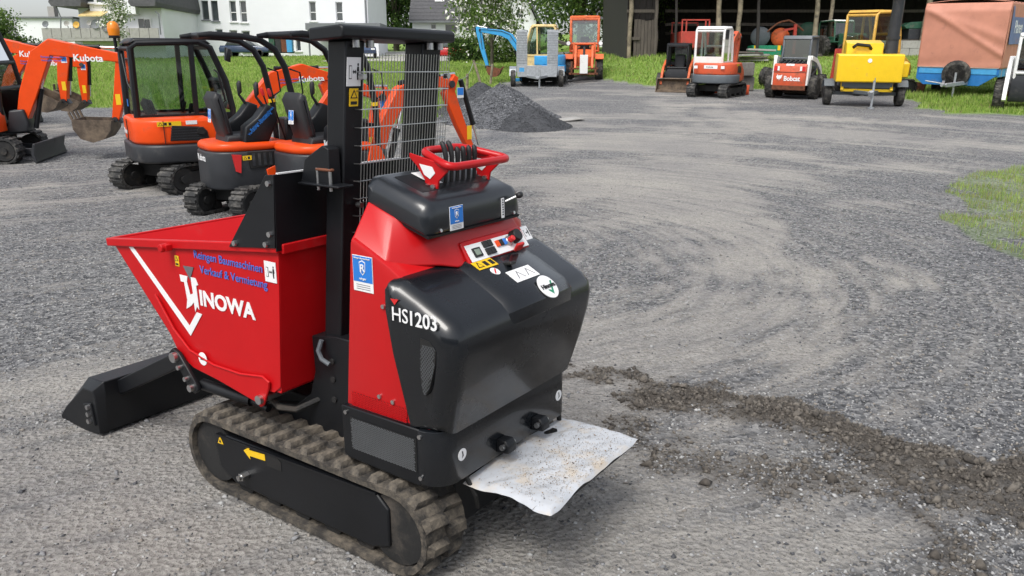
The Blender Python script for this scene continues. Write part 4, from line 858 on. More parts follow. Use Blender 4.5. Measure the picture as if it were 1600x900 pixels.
# -- open mini digger with two-post roll bar
def mini_digger(name, label, x, y, yaw, uy, arm, tall=True, group=None, variant=0):
    E = thing(name, label, 'excavator', x, y, yaw, group)
    undercarriage(E, .68, .165, .43, .19, uy, blade=(.86, .22), bm='orange', ribs=46)
    lo = MB().rp(plan_round(-.56, .52, .43, .30), .31, .735, r=.025, n=3, axis='z').build('lower_cover', 'darkgrey', E, smooth=50)
    up = MB().rp(plan_round(-.55, .32, .425, .29), .73, .83, r=.045, n=4, axis='z').build('engine_cover', 'orange' , E, smooth=50)
    MB().rp([(.05, .34), (.52, .33), (.52, .55), (.42, .77), (.30, .80), (.24, .60), (.02, .52)], -.452, -.425, axis='y').build('side_cover', 'orange', E, bevel=.006)
    v_ = MB().rp([(-.16, .54), (.16, .56), (.22, .72), (-.18, .73)], -.447, -.42, axis='y').build('side_grille', 'blk', lo, bevel=.004)
    for k in range(5): MB().b2((-.13 + k * .065, -.452, .57), (-.10 + k * .065, -.446, .71)).build('grille_bar', 'darkgrey', v_)
    MB().rp([(-.32, .52), (-.27, .50), (-.25, .70), (-.35, .71)], -.452, -.42, axis='y').build('tail_marker', 'redprint', lo)
    seat = op_seat(E, -.12, 0, .80); dealer_sticker(seat, (-.435, .055, 1.04), (0, -1, 0), (.1, 0, 1), .11, .15)
    for sy in (-.30, .30):
        pod = MB().rp([(-.18, .82), (.10, .82), (.22, 1.06), (.20, 1.20), (.10, 1.24), (-.02, 1.10), (-.16, 1.0)], sy - .10, sy + .10, r=.03, n=3, axis='y').build('control_pod', 'black', E, smooth=50)
        joystick(pod, .10, sy, 1.20, -.1)
        if sy < 0:
            for q, s_ in ((0, 'Reingen Baumaschinen'), (-.05, 'Verkauf & Vermietung')): text(s_, pod, (-.10 + q * .5, sy - .103, .95 + q), (.75, 0, .66), (-.66, 0, .75), .028, 'blue', .01)
        lever(E, (.42, sy * .4, .70), (.24, sy * .4, 1.36))
    MB().b2((.30, -.30, .60), (.52, .30, .74)).b2((.40, -.12, .74), (.50, .12, 1.06)).build('front_console', 'darkgrey', E, bevel=.02)
    warning(lo, (-.24, -.4515, .64), (1, 0, 0), NV, .10, .05)
    text('Kubota', lo, (-.5625, .15, .62), (0, -1, 0), NV, .07, 'white', .03) if variant == 0 else None
    if tall:
        rb = MB(); H_ = 2.1
        for sy in (-.36, .36):
            rb.rings([((.46, sy, .62), .035), ((.44, sy, 1.22), .036), ((.36, sy, 1.64), .036), ((.26, sy, 1.83), .036), ((.10, sy, 1.93), .036), ((-.10, sy, 1.965), .036), ((-.44, sy, 1.98), .036), ((-.56, sy, 1.97), .022)], 10)
        rb.tube([(-.42, -.36, 1.98), (-.42, .36, 1.98)], .036, 10); rb = rb.build('roll_bar', 'black', E)
        for sy in (-.36, .36):
            MB().tube([(.40, sy - .03, 1.62), (.52, sy - .03, 1.58), (.54, sy - .03, 1.35), (.45, sy - .03, 1.30)], .01, 6).build('grab_handle', 'black', rb)
            MB().cyl((.435, sy, 1.22), (.43, sy, 1.26), .042, n=10).build('reflective_band', 'yellow', rb)
        MB().b2((.42, -.36, .98), (.47, .36, 1.02)).build('cross_bar', 'black', rb)
    MB().rp([(.48, .34), (.74, .36), (.76, .46), (.72, .66), (.54, .66)], -.13, .13, r=.02, axis='y').build('swing_post', 'darkgrey', E, bevel=.015)
    digger_arm(E, m='orange', **arm); return E
ROW = 'orange diggers parked in a row'
armC = dict(boom=[(.85, .75), (1.02, 1.30), (1.35, 1.72), (1.75, 1.85), (2.15, 1.75)], bw=[.16, .26, .30, .26, .14], stick=[(2.28, 1.88), (2.12, 1.60), (2.25, 1.10), (2.42, .6)], sw=[.10, .24, .18, .11], by=.17, bucket_ang=R(35), bsize=.5, bwidth=.55, brand=.09)
C_, bdC, cwC, cbC = cab_digger('cab_excavator', 'orange excavator with black framed glass cab and amber beacon beside the open mini digger', -4.62, 11.2, R(58), R(32), 'orange', 'darkgrey', 'black', 'black', arm=armC, s=.98, zs=.83, us=.80, back=.26, group=ROW)
text('Kubota', bdC, (-.682, .30, .90), (0, -1, 0), NV, .085, 'white', .03); plate(bdC, (-.30, -.765, .72), (1, 0, 0), NV, rect(1.0, .0, 1.1, .1), 'white', 'noise_sticker') if False else None
pl_ = plate(C_, (.42, -.757, .66), (1, 0, 0), NV, rect(-.14, 0, .0, .12), 'grey', 'noise_sticker'); text('93', pl_, (.30, -.760, .69), (1, 0, 0), NV, .05, 'white', .02)
bk_ = MB().cyl((-.62, .55, 2.18), (-.62, .55, 2.44), .022).cyl((-.62, .55, 2.40), (-.62, .55, 2.44), .07, n=16).build('beacon_stand', 'black', C_)
MB().rings([((-.62, .55, 2.44), .07), ((-.62, .55, 2.54), .08), ((-.62, .55, 2.62), .07), ((-.62, .55, 2.66), .035)], 16).build('amber_beacon', 'amber', bk_)
MB().cyl((.12, -.772, .98), (.12, -.80, .98), .055, n=16).build('filler_cap', 'blk', bdC); MB().b2((-.34, -.764, .80), (-.33, -.7605, 1.16)).build('panel_seam', 'blk', bdC); MB().b2((-.695, -.1, .82), (-.684, -.09, 1.15)).build('panel_seam', 'blk', bdC)
MB().tube([(.50, -.31, 1.35), (.56, -.35, 1.40), (.50, -.35, 1.85), (.46, -.31, 1.90)], .014, 6).build('grab_rail', 'black', cbC); MB().tube([(-.56, -.1, 1.55), (-.60, .0, 1.7), (-.60, .25, 2.15)], .010, 6).build('rear_wiper', 'black', cbC)
MB().rp([(.60, 2.05), (.66, 2.02), (.68, 2.22), (.62, 2.25)], -.46, -.32, r=.02, n=2, axis='y').build('mirror', 'black', cbC, smooth=50)
plate(cbC, (-.568, .60, 1.30), (0, -1, 0), NV, rect(0, 0, .09, .12), 'blue', 'sticker'); plate(bdC, (-.20, -.762, 1.085), (1, 0, 0), NV, rect(.14, .0, .28, .06), 'white', 'data_plate')
armD = dict(boom=[(.64, .50), (.80, .95), (1.08, 1.28), (1.42, 1.38), (1.72, 1.26)], bw=[.12, .18, .2, .17, .10], stick=[(1.82, 1.36), (1.70, 1.18), (1.58, .80), (1.44, .40)], sw=[.08, .18, .14, .09], by=.12, bucket_ang=R(-15), bsize=.36, bwidth=.34, brand=None)
Dg = mini_digger('mini_excavator', 'small open mini digger with black roll bar, standing between cab digger and dumper skip', -3.08, 9.38, R(54), R(30), armD, group=ROW)
text('U10-5', Dg, (.12, -.4535, .50), (1, 0, 0), NV, .05, 'white', .02); dealer_sticker(Dg, (.36, -.4535, .44), (1, 0, 0), NV, .11, .14)
armE = dict(armD); armE['boom'] = [(.64, .50), (.78, .95), (1.05, 1.32), (1.45, 1.48), (1.82, 1.42)]; armE['stick'] = [(1.92, 1.52), (1.80, 1.32), (1.98, .92), (2.2, .50)]; armE['bucket_ang'] = R(35)
Eg = mini_digger('mini_excavator', 'open mini digger half hidden behind the black mast and skip guard of the dumper', -2.12, 9.15, R(46), R(10), armE, group=ROW, variant=1)
text('Kubota', Eg, (-.30, -.4285, .80), (1, 0, 0), NV, .085, 'white', .03)
# two diggers at the left edge
armA = dict(boom=[(.85, .65), (1.02, 1.10), (1.30, 1.72), (1.48, 1.87), (2.62, 1.68)], bw=[.17, .27, .30, .27, .14], stick=[(2.66, 1.82), (2.60, 1.62), (2.48, 1.12), (2.35, .66)], sw=[.11, .24, .19, .12], by=.18, bucket_ang=R(-35), bsize=.55, bwidth=.6, brand=.11)
A_, bdA, cwA, _ = cab_digger('cab_excavator', 'orange digger cut off by the left edge, nearest of those with raised booms', -9.25, 13.75, R(80), R(0), 'orange', 'darkgrey', 'black', 'black', arm=armA, ub='darkgrey', s=.92, group='orange diggers with raised booms at the left edge')
armB = dict(armA); armB['boom'] = [(.85, .72), (1.05, 1.2), (1.35, 1.75), (1.55, 1.88), (2.75, 1.66)]; armB['stick'] = [(2.80, 1.80), (2.74, 1.60), (2.65, 1.15), (2.62, .75)]; armB['bucket_ang'] = R(-60)
cab_digger('cab_excavator', 'orange digger at the left edge standing just behind the nearest one', -12.05, 16.9, R(84), R(0), 'orange', 'darkgrey', 'black', 'black', arm=armB, ub='darkgrey', s=.95, group='orange diggers with raised booms at the left edge')
armB2 = dict(armB); armB2['boom'] = [(.85, .72), (1.05, 1.1), (1.35, 1.5), (1.55, 1.62), (2.75, 1.40)]; armB2['stick'] = [(2.80, 1.55), (2.74, 1.35), (2.70, .95), (2.68, .55)]
cab_digger('cab_excavator', 'orange digger farthest back of the three at the left edge, arm held lowest', -12.9, 19.3, R(86), R(0), 'orange', 'darkgrey', 'black', 'black', arm=armB2, ub='darkgrey', s=.95, group='orange diggers with raised booms at the left edge')
armF = dict(boom=[(.85, .70), (1.05, 1.25), (1.40, 1.85), (1.75, 2.05), (2.1, 1.95)], bw=[.16, .26, .28, .24, .14], stick=[(2.2, 2.05), (2.05, 1.85), (1.95, 1.3), (1.75, .8)], sw=[.10, .22, .17, .11], by=.17, bucket_ang=R(-40), bsize=.55, bwidth=.6, sticker=False)
F_, bdF, cwF, cbF = cab_digger('white_cab_excavator', 'orange mini excavator with white cab seen from behind, parked before the barn', 7.15, 28.35, R(30), R(-6), 'orangered', 'midgrey', 'whitepaint', 'whitepaint', arm=armF, ub='orangered', s=.95, gl='glass')
pw = plate(bdF, (-.905, .24, .96), (0, -1, 0), NV, rect(0, 0, .46, .11), 'white', 'name_plate'); text('Kubota', pw, (-.9085, .16, .99), (0, -1, 0), NV, .055, 'grey', .02)
for yy in (.52, -.40): plate(bdF, (-.90, yy, .96), (0, -1, 0), NV, rect(-.06, 0, .06, .09), 'white', 'rear_lamp', th=.02)
MB().rp([(-.60, 1.12), (-.50, 1.12), (-.53, 1.34), (-.60, 1.34)], -.26, .68, axis='y').build('cab_rear_panel', 'whitepaint', cbF)
# ---------------------------------------------------------------- other machines in the yard
def tyre_part(parent, c, r, w, ax=(0, 1, 0), lug=True, rimm='rust', name='wheel', m='tyre'):
    b = MB().wheel(c, r, w, ax); cc, a_ = Vector(c), Vector(ax).normalized(); u = a_.orthogonal().normalized(); v = a_.cross(u)
    if lug:
        n = 18
        for i in range(n):
            for sg in (1, -1):
                a = 2 * math.pi * (i + (.5 if sg > 0 else 0)) / n; d_ = u * math.cos(a) + v * math.sin(a); d2 = u * math.cos(a + .16) + v * math.sin(a + .16)
                b.bar(cc + d_ * r * .985 + a_ * sg * w * .46, cc + d2 * r * .985 + a_ * sg * w * .04, r * .09, r * .07, side=d_.cross(a_))
    o = b.build(name, m, parent)
    MB().cyl(cc - a_ * w * .36, cc + a_ * w * .36, r * .62, n=20).cyl(cc - a_ * w * .42, cc + a_ * w * .42, r * .22, n=12).build('rim', rimm, o); return o
def skid_steer(name, label, x, y, yaw, body, armc, cabc, s=1., lights=True, bucket=True, rear=True, group=None):
    E = thing(name, label, 'loader', x, y, yaw, group)
    S_ = lambda pts: [(a * s, b * s) for a, b in pts]
    MB().rp(S_([(-.95, .30), (.55, .25), (.62, .40), (.55, .95), (-.3, 1.0), (-.95, .98)]), -.50 * s, .50 * s, axis='y').build('chassis', 'darkgrey', E, bevel=.02)
    for wx_ in (-.50, .42):
        for sg in (1, -1): tyre_part(E, (wx_ * s, sg * .70 * s, .385 * s), .385 * s, .28 * s)
    rd = MB().rp(S_([(-1.02, .30), (-.93, .28), (-.90, 1.12), (-.98, 1.14), (-1.06, 1.05), (-1.07, .5)]), -.53 * s, .53 * s, r=.03 * s, n=2, axis='y').build('rear_door', body, E, smooth=40)
    MB().rp(S_([(-1.055, .30), (-1.0, .28), (-1.0, .42), (-1.075, .45)]), -.54 * s, .54 * s, axis='y').build('rear_bumper', 'rust', rd, bevel=.01)
    MB().b2((-1.072 * s, -.53 * s, .865 * s), (-1.05 * s, .53 * s, .88 * s)).build('door_seam', 'blk', rd)
    if lights:
        for sg in (1, -1):
            MB().b2((-1.078 * s, sg * .50 * s, .92 * s), (-1.05 * s, sg * .40 * s, 1.06 * s)).build('tail_lamp', 'redprint', rd); MB().b2((-1.080 * s, sg * .395 * s, .92 * s), (-1.05 * s, sg * .33 * s, 1.06 * s)).build('reversing_lamp', 'white', rd)
    gr_ = MB().rp(S_([(-.98, 1.12), (-.42, 1.22), (-.42, 1.08), (-.95, 1.05)]), -.45 * s, .45 * s, axis='y').build('engine_lid', 'darkgrey', E, bevel=.01)
    for k in range(6): MB().bar(((-.95 + 0) * s, (-.36 + k * .145) * s, 1.15 * s), (-.46 * s, (-.36 + k * .145) * s, 1.235 * s), .05 * s, .03 * s).build('lid_slat', 'black', gr_)
    for sg in (1, -1):
        MB().rp(S_([(-1.0, .45), (-.72, .45), (-.62, 1.0), (-.66, 1.36), (-.86, 1.40), (-.92, 1.2)]), (sg * .54 - .05) * s, (sg * .54 + .05) * s, axis='y').build('arm_tower', armc, E, bevel=.015)
        ar = MB().rp(outline(S_([(-.80, 1.33), (-.1, 1.22), (.55, .95), (.85, .62), (.98, .30)]), [.14 * s, .16 * s, .17 * s, .15 * s, .12 * s]), (sg * .58 - .05) * s, (sg * .58 + .05) * s, axis='y').build('lift_arm', armc, E, bevel=.012)
        ram(ar, (-.55 * s, .75 * s), (.30 * s, 1.0 * s), .035 * s, 'darkgrey', sg * .58 * s)
    pr = S_([(-.42, 1.0), (-.46, 1.30), (-.40, 1.92), (-.34, 1.98), (.42, 1.98), (.50, 1.90), (.56, 1.0), (.50, .62)])
    cb = MB()
    for sg in (1, -1): cb.tube([(a, sg * .44 * s, b) for a, b in pr], .04 * s, 8, closed=True)
    for a, b in pr: cb.cyl((a, -.44 * s, b), (a, .44 * s, b), .035 * s, n=8)
    cb = cb.build('cab_frame', cabc, E); MB().rp(S_([(-.46, 1.92), (-.40, 2.02), (.48, 2.02), (.55, 1.94), (.5, 1.93), (-.4, 1.93)]), -.48 * s, .48 * s, r=.04 * s, n=2, axis='y').build('cab_roof', cabc, cb, smooth=50)
    for sg in (1, -1):
        for k in range(9): MB().bar((-.38 * s + k * .10 * s, sg * .44 * s, 1.05 * s), (-.38 * s + k * .10 * s, sg * .44 * s, 1.93 * s), .012 * s, .03 * s).build('side_screen_bar', cabc, cb)
    MB().rp(S_([(-.45, 1.20), (-.41, 1.9), (-.39, 1.9), (-.43, 1.20)]), -.44 * s, .44 * s, axis='y').build('rear_window', 'dglass', cb)
    op_seat(E, -.05 * s, 0, .85 * s)
    if bucket:
        bk = MB().rp(S_([(.92, .05), (1.42, .0), (1.46, .02), (1.0, .10), (.98, .44), (1.16, .56), (1.12, .60), (.90, .48)]), -.72 * s, .72 * s, axis='y').build('bucket', 'bucket', E, bevel=.008)
        for sg in (1, -1): MB().rp(S_([(.92, .05), (1.44, .0), (1.16, .58), (.90, .48)]), sg * .72 * s - .012, sg * .72 * s + .012, axis='y').build('bucket_side', 'bucket', bk)
    return E, rd
G_, rdG = skid_steer('skid_steer_loader', 'orange and white skid steer loader seen from behind, with grey cab and lettered door', 9.75, 27.9, R(33), 'orangered', 'whitepaint', 'midgrey', 1.0, bucket=True)
text('Bobcat', rdG, (-1.078, .17, .60), (0, -1, 0), NV, .15, 'white', .045, sx=.86)
plate(rdG, (-1.074, .20, .60), (0, -1, 0), NV, [(-.215, .12), (-.18, .20), (-.15, .16), (-.08, .165), (-.02, .19), (-.04, .11), (-.07, .05), (-.10, .06), (-.11, .0), (-.14, .06), (-.17, .04), (-.19, .06)], 'white', 'cat_head_emblem')
plate(rdG, (-1.045, .13, 1.08), (0, -1, 0), (.3, 0, 1), rect(0, 0, .26, .06), 'white', 'label_plate')
H_, rdH = skid_steer('skid_steer_loader', 'small orange skid steer with black cage and bucket lowered, facing the yard', 6.35, 31.2, R(200), 'orangeold', 'orangeold', 'black', .86, lights=False)
R_, rdR = skid_steer('skid_steer_loader', 'dirty white skid steer loader cut off by the right edge beside the tarpaulin trailer', 14.75, 23.1, R(212), 'orangeold', 'whitepaint', 'whitepaint', 1.05, lights=False, bucket=False)
# -- yellow wood chipper on its trailer
J = thing('wood_chipper', 'bright yellow wood chipper on a two wheeled trailer with tall dark chute', 'wood chipper', 10.75, 24.9, R(196))
MB().rp([(.15, .74), (.92, .72), (.95, .75), (.965, 1.10), (.955, 1.48), (.92, 1.52), (.15, 1.52)], -.90, .90, r=.03, n=2, axis='y').build('housing', 'ylw', J, smooth=25, bevel=.008)
MB().rp([(-.75, 1.35), (.14, 1.35), (.10, 1.82), (-.60, 1.90)], -.62, .42, r=.04, n=2, axis='y').build('feed_hood', 'ylw', J, bevel=.01)
MB().rp([(-.6, .55), (.75, .55), (.80, .72), (-.6, .72)], -.70, .70, axis='y').build('engine_frame', 'midgrey', J, bevel=.01)
b = MB()
for sg in (1, -1): b.bar((.78, sg * .68, .48), (.60, sg * .68, .75), .08, .08)
b.bar((.70, -.70, .48), (.70, .70, .48), .08, .08, side=(1, 0, 0)); b.build('support_frame', 'ylw', J, bevel=.008)
for sg in (1, -1):
    tyre_part(J, (.20, sg * 1.02, .33), .33, .22, lug=False, rimm='galv')
    MB().rp(outline([(-.22, .52), (-.12, .70), (.10, .76), (.40, .74), (.56, .58)], [.03] * 5), sg * 1.02 - .15, sg * 1.02 + .15, axis='y').build('mudguard', 'midgrey', J, bevel=.006)
b = MB(); b.bar((.2, -1.02, .36), (.2, 1.02, .36), .10, .10, side=(1, 0, 0)); b.bar((.2, -.5, .42), (1.45, -.04, .45), .08, .10).bar((.2, .5, .42), (1.45, .04, .45), .08, .10); b.build('drawbar', 'midgrey', J, bevel=.008)
MB().cyl((1.42, 0, .45), (1.78, 0, .47), .05).cyl((1.74, 0, .38), (1.82, 0, .52), .06).build('coupling', 'galv', J); MB().cyl((1.30, .12, .02), (1.30, .12, .80), .035).cyl((1.30, .12, .0), (1.30, .12, .04), .09).tube([(1.30, .12, .80), (1.38, .12, .82), (1.38, .12, .88)], .012).build('jockey_stand', 'galv', J)
ch = MB(); ch.rings([((-.05, .62, 1.1), .24), ((-.05, .64, 1.5), .20), ((-.06, .66, 2.0), .17), ((-.06, .68, 2.9), .165), ((-.02, .66, 3.3), .17), ((.15, .6, 3.6), .17), ((.4, .5, 3.75), .16)], 14); ch.build('discharge_chute', 'darkgrey', J)
MB().rings([((-.06, .66, 1.92), .20), ((-.06, .66, 2.02), .20)], 14).build('chute_collar', 'darkgrey', J); MB().tube([(.05, .1, 1.62), (.2, .0, 1.74), (.2, -.35, 1.78), (.3, -.45, 1.70)], .05, 8).build('exhaust', 'black', J)
plate(J, (.966, -.08, 1.24), (0, 1, 0), NV, circ(0.05, .1, .06), 'white', 'round_badge', th=.004)
MB().rp([(-.2, .9), (.3, .85), (.35, 1.25), (-.1, 1.3)], .91, 1.16, axis='y').build('side_guard', 'ylw', J, bevel=.02)
# -- tarpaulin trailer
K = thing('covered_trailer', 'blue box trailer under a salmon tarpaulin cover with spare wheel on its front', 'trailer', 15.0, 27.55, R(222))
W2, L2 = 1.25, 4.2
bed = MB().rp([(-L2, .72), (0, .72), (0, 1.0), (-L2, 1.0)], -W2, W2, axis='y').build('trailer_bed', 'paleblue', K, bevel=.01)
fp = MB().rp([(-W2, 1.02), (W2, 1.02), (W2, .80), (.72, .42), (-W2 + .25, .42), (-W2, .62)], .005, .05, axis='x').build('front_skirt', 'deepblue', K, bevel=.008)
plate(K, (.052, 0, 0), (0, 1, 0), NV, rect(-1.18, .80, 1.18, 1.0), 'paleblue', 'front_board', th=.015)
for k in range(7): MB().b2((-L2 + .3 + k * .6, -W2 - .02, .72), (-L2 + .34 + k * .6, -W2 - .001, 1.0)).b2((-L2 + .3 + k * .6, W2 + .001, .72), (-L2 + .34 + k * .6, W2 + .02, 1.0)).build('side_post', 'galv', bed)
ny, nz, nx = 44, 40, 60
def tarp_sheet(name, P, m, par):
    a = np.array(P, float); me = grid_mesh(name, a[..., 0], a[..., 1], a[..., 2]); me.materials.append(M[m]); o = bpy.data.objects.new(name, me); scene.collection.objects.link(o); o.parent = par
    sm = o.modifiers.new('solid', 'SOLIDIFY'); sm.thickness = .01; return o
ZT = 3.05
def wr(u, v):                      # creases running down from the upper far corner plus slack
    d_ = abs((v - .95) - (u - 1.0) * .75) ; d2 = abs((v - .9) - (u - 1.0) * .45)
    return .05 * math.exp(-(d_ / .05) ** 2) * (1 - u * .3) + .03 * math.exp(-(d2 / .07) ** 2) + .03 * math.sin(u * math.pi) * math.sin(v * math.pi) + .02 * math.sin(v * 26 + u * 3) * math.exp(-v / .08)
front = [[(.06 + wr(1 - j / ny, i / nz) - .10 * max(0, (i / nz - .88) / .12), -W2 - .02 + j / ny * (2 * W2 + .04), .98 + i / nz * (ZT - .98)) for j in range(ny + 1)] for i in range(nz + 1)]
tp = tarp_sheet('tarpaulin_front', front, 'tarp', K)
for sg in (1, -1):
    side = [[(-.02 - j / nx * (L2 - .02), sg * (W2 + .02 + .02 * math.sin(j * .9) * math.sin(i / nz * 3.1)), .98 + i / nz * (ZT - .98)) for j in range(nx + 1)] for i in range(nz + 1)]
    tarp_sheet('tarpaulin_side', side, 'tarp', K)
roofp = [[(-.04 - j / nx * (L2 - .04), -W2 - .02 + i / nz * (2 * W2 + .04), ZT + .10 * math.sin(math.pi * i / nz) + .015 * math.sin(j * .8)) for j in range(nx + 1)] for i in range(nz + 1)]
tarp_sheet('tarpaulin_roof', roofp, 'tarp', K)
rear_ = [[(-L2, -W2 + j / 8 * 2 * W2, .98 + i / 8 * (ZT - .98)) for j in range(9)] for i in range(9)]; tarp_sheet('tarpaulin_back', rear_, 'tarp', K)
MB().tube([(.075, -W2 + .02, 1.0), (.085, 0, 1.0), (.075, W2 - .02, 1.0)], .012, 6).build('tarpaulin_rope', 'conc', K)
SY = W2 + .05
bp_ = plate(K, (-.3, SY, 1.75), (-1, 0, 0), NV, [(0, 0), (3.4, 0), (3.4, .85), (.2, .85), (.05, 1.15), (-.15, 1.2)], 'tarpblue', 'printed_panel', th=.004)
text('Planen', bp_, (-.75, SY + .006, 2.1), (-1, 0, 0), NV, .40, 'white', .01, sx=.8); text('für die Ladung', bp_, (-.35, SY + .006, 1.82), (-1, 0, 0), NV, .13, 'white', .01) if False else None
tyre_part(K, (.18, .02, .80), .44, .22, (1, 0, 0), lug=False, name='spare_wheel')
for xx in (-1.7, -2.6):
    for sg in (1, -1): tyre_part(K, (xx, sg * 1.0, .34), .34, .2, lug=False)
b = MB(); b.bar((-1.0, -.6, .55), (1.35, -.04, .48), .08, .12).bar((-1.0, .6, .55), (1.35, .04, .48), .08, .12); b.build('drawbar', 'galv', K, bevel=.008)
MB().cyl((1.3, 0, .48), (1.62, 0, .5), .05).build('coupling', 'galv', K); MB().cyl((.62, .12, .02), (.62, .12, .86), .035).build('jockey_stand', 'galv', K); MB().tube([(.9, -.1, .5), (.9, -.7, .58)], .02).build('brake_lever', 'galv', K)
# -- galvanised plant trailer with two upright ramps
N_ = thing('plant_trailer', 'galvanised flat trailer with two upright loading ramps in front of the blue excavator', 'trailer', 1.02, 33.2, R(181))
b = MB().b2((-2.6, -.80, .48), (.0, .80, .56)).build('bed', 'galv', N_)
MB().rp([(-.80, .40), (.80, .40), (.82, .84), (-.82, .84)], .0, .05, axis='x').build('front_board', 'galv', N_, bevel=.006); plate(N_, (.0505, -.72, .60), (0, 1, 0), NV, rect(0, 0, .20, .16), 'paleblue', 'sticker')
for sg in (1, -1):
    rm = MB().b2((-.10, sg * .62 - .22, .58), (-.04, sg * .62 + .22, 2.22)).build('ramp', 'galv', N_, bevel=.01)
    for k in range(16): MB().b2((-.04, sg * .62 - .20, .66 + k * .097), (-.015, sg * .62 + .20, .69 + k * .097)).build('ramp_rung', 'galv', rm)
    tyre_part(N_, (-1.0, sg * 1.0, .33), .33, .2, lug=False, rimm='galv'); MB().rp(outline([(-1.42, .40), (-1.35, .66), (-1.0, .76), (-.65, .66), (-.56, .40)], [.03] * 5), sg * 1.0 - .14, sg * 1.0 + .14, axis='y').build('mudguard', 'galv', N_, bevel=.006)
    tyre_part(N_, (-.2, sg * .98, .33), .33, .2, lug=False, rimm='galv')
MB().bar((-.5, -.55, .42), (1.15, -.03, .42), .07, .1).bar((-.5, .55, .42), (1.15, .03, .42), .07, .1).cyl((1.1, 0, .42), (1.4, 0, .42), .045).build('drawbar', 'galv', N_, bevel=.006); MB().cyl((1.05, .08, .02), (1.05, .08, .75), .035).build('jockey_wheel_post', 'galv', N_)
# -- blue excavator with cream cab behind that trailer
armP = dict(boom=[(.75, .75), (1.0, 1.35), (1.45, 1.95), (1.80, 2.10), (2.75, 2.22)], bw=[.18, .26, .28, .25, .16], stick=[(2.88, 2.36), (2.80, 2.15), (2.66, 1.45), (2.45, .72)], sw=[.12, .24, .19, .13], by=.2, bucket_ang=R(-20), bsize=.55, bwidth=.5, sticker=False, bm='rust')
P_, bdP, cwP, cbP = cab_digger('blue_excavator', 'light blue excavator with cream cab, arm reaching down over the grass', 1.35, 35.4, R(-82), R(8), 'bluepaint', 'bluepaint', 'cream', 'cream', arm=armP, ub='bluepaint', s=1.0, side_vent=False)
# -- orange wheel loader
O_ = thing('wheel_loader', 'weathered orange wheel loader with upright cab and fork carriage, beside the blue excavator', 'loader', 3.2, 36.3, R(186), tilt=False)
MB().rp([(-1.9, .70), (.9, .55), (1.0, .95), (.6, 1.25), (-.2, 1.3), (-1.9, 1.45)], -.42, .42, r=.05, n=2, axis='y').build('chassis', 'orangeold', O_, smooth=50)
for xx in (.45, -1.35):
    for sg in (1, -1): tyre_part(O_, (xx, sg * .66, .47), .47, .34, rimm='orangeold'); MB().rp(outline([(xx - .5, .85), (xx - .3, 1.05), (xx + .3, 1.05), (xx + .5, .85)], [.04] * 4), sg * .66 - .18, sg * .66 + .18, axis='y').build('mudguard', 'orangeold', O_)
pr = [(-.75, 1.2), (-.78, 2.5), (-.70, 2.62), (.10, 2.62), (.20, 2.52), (.32, 1.5), (.28, 1.2)]
cab(O_, pr, -.60, .60, 'orangeold', 'glass', .055, 1.42, 'orangeold'); op_seat(O_, -.35, 0, 1.25)
for sg in (1, -1):
    MB().cyl((.30, sg * .70, 1.52), (.44, sg * .70, 1.52), .10, n=16).build('head_lamp', 'darkgrey', O_); MB().cyl((.44, sg * .70, 1.52), (.455, sg * .70, 1.52), .085, n=16).build('lamp_lens', 'white', O_)
    MB().rp(outline([(.1, 1.30), (.7, 1.32), (1.15, .9), (1.35, .45)], [.2, .22, .18, .14]), sg * .36 - .05, sg * .36 + .05, axis='y').build('lift_arm', 'orangeold', O_, bevel=.01)
    MB().rp([(.60, .9), (.75, .9), (.70, 1.55), (.58, 1.55)], sg * .45 - .05, sg * .45 + .05, axis='y').build('arm_tower', 'orangeold', O_, bevel=.01)
ram(O_, (.5, 1.35), (1.25, .75), .05, 'darkgrey'); MB().b2((1.30, -.62, .42), (1.38, .62, .50)).b2((1.30, -.62, .20), (1.38, .62, .28)).b2((1.30, -.55, .2), (1.38, -.47, .75)).b2((1.30, .47, .2), (1.38, .55, .75)).build('fork_carriage', 'rust', O_, bevel=.008)
MB().b2((1.39, -.16, .25), (1.42, .18, 1.02)).build('number_board', 'whitepaint', O_, bevel=.008)
MB().bar((-.3, -.75, 1.5), (-1.5, -1.6, 1.75), .12, .12).build('beam', 'wood', O_)
# -- old yellow excavator behind the chipper
armQ = dict(boom=[(.95, .9), (1.2, 1.7), (1.6, 2.3), (2.1, 2.6), (2.9, 2.5)], bw=[.2, .3, .34, .3, .18], stick=[(3.0, 2.65), (2.92, 2.4), (2.8, 1.6), (2.6, .9)], sw=[.12, .26, .2, .14], by=.24, bucket_ang=R(-20), bsize=.6, bwidth=.6, sticker=False, bm='rust')
Q_, bdQ, _, cbQ = cab_digger('old_excavator', 'old yellow excavator with tall cab and rusty tracks behind the yellow chipper', 13.0, 29.4, R(60), R(-20), 'yold', 'rust', 'yold', 'yold', arm=None, ub='rust', s=1.18, side_vent=False, gl='glass')
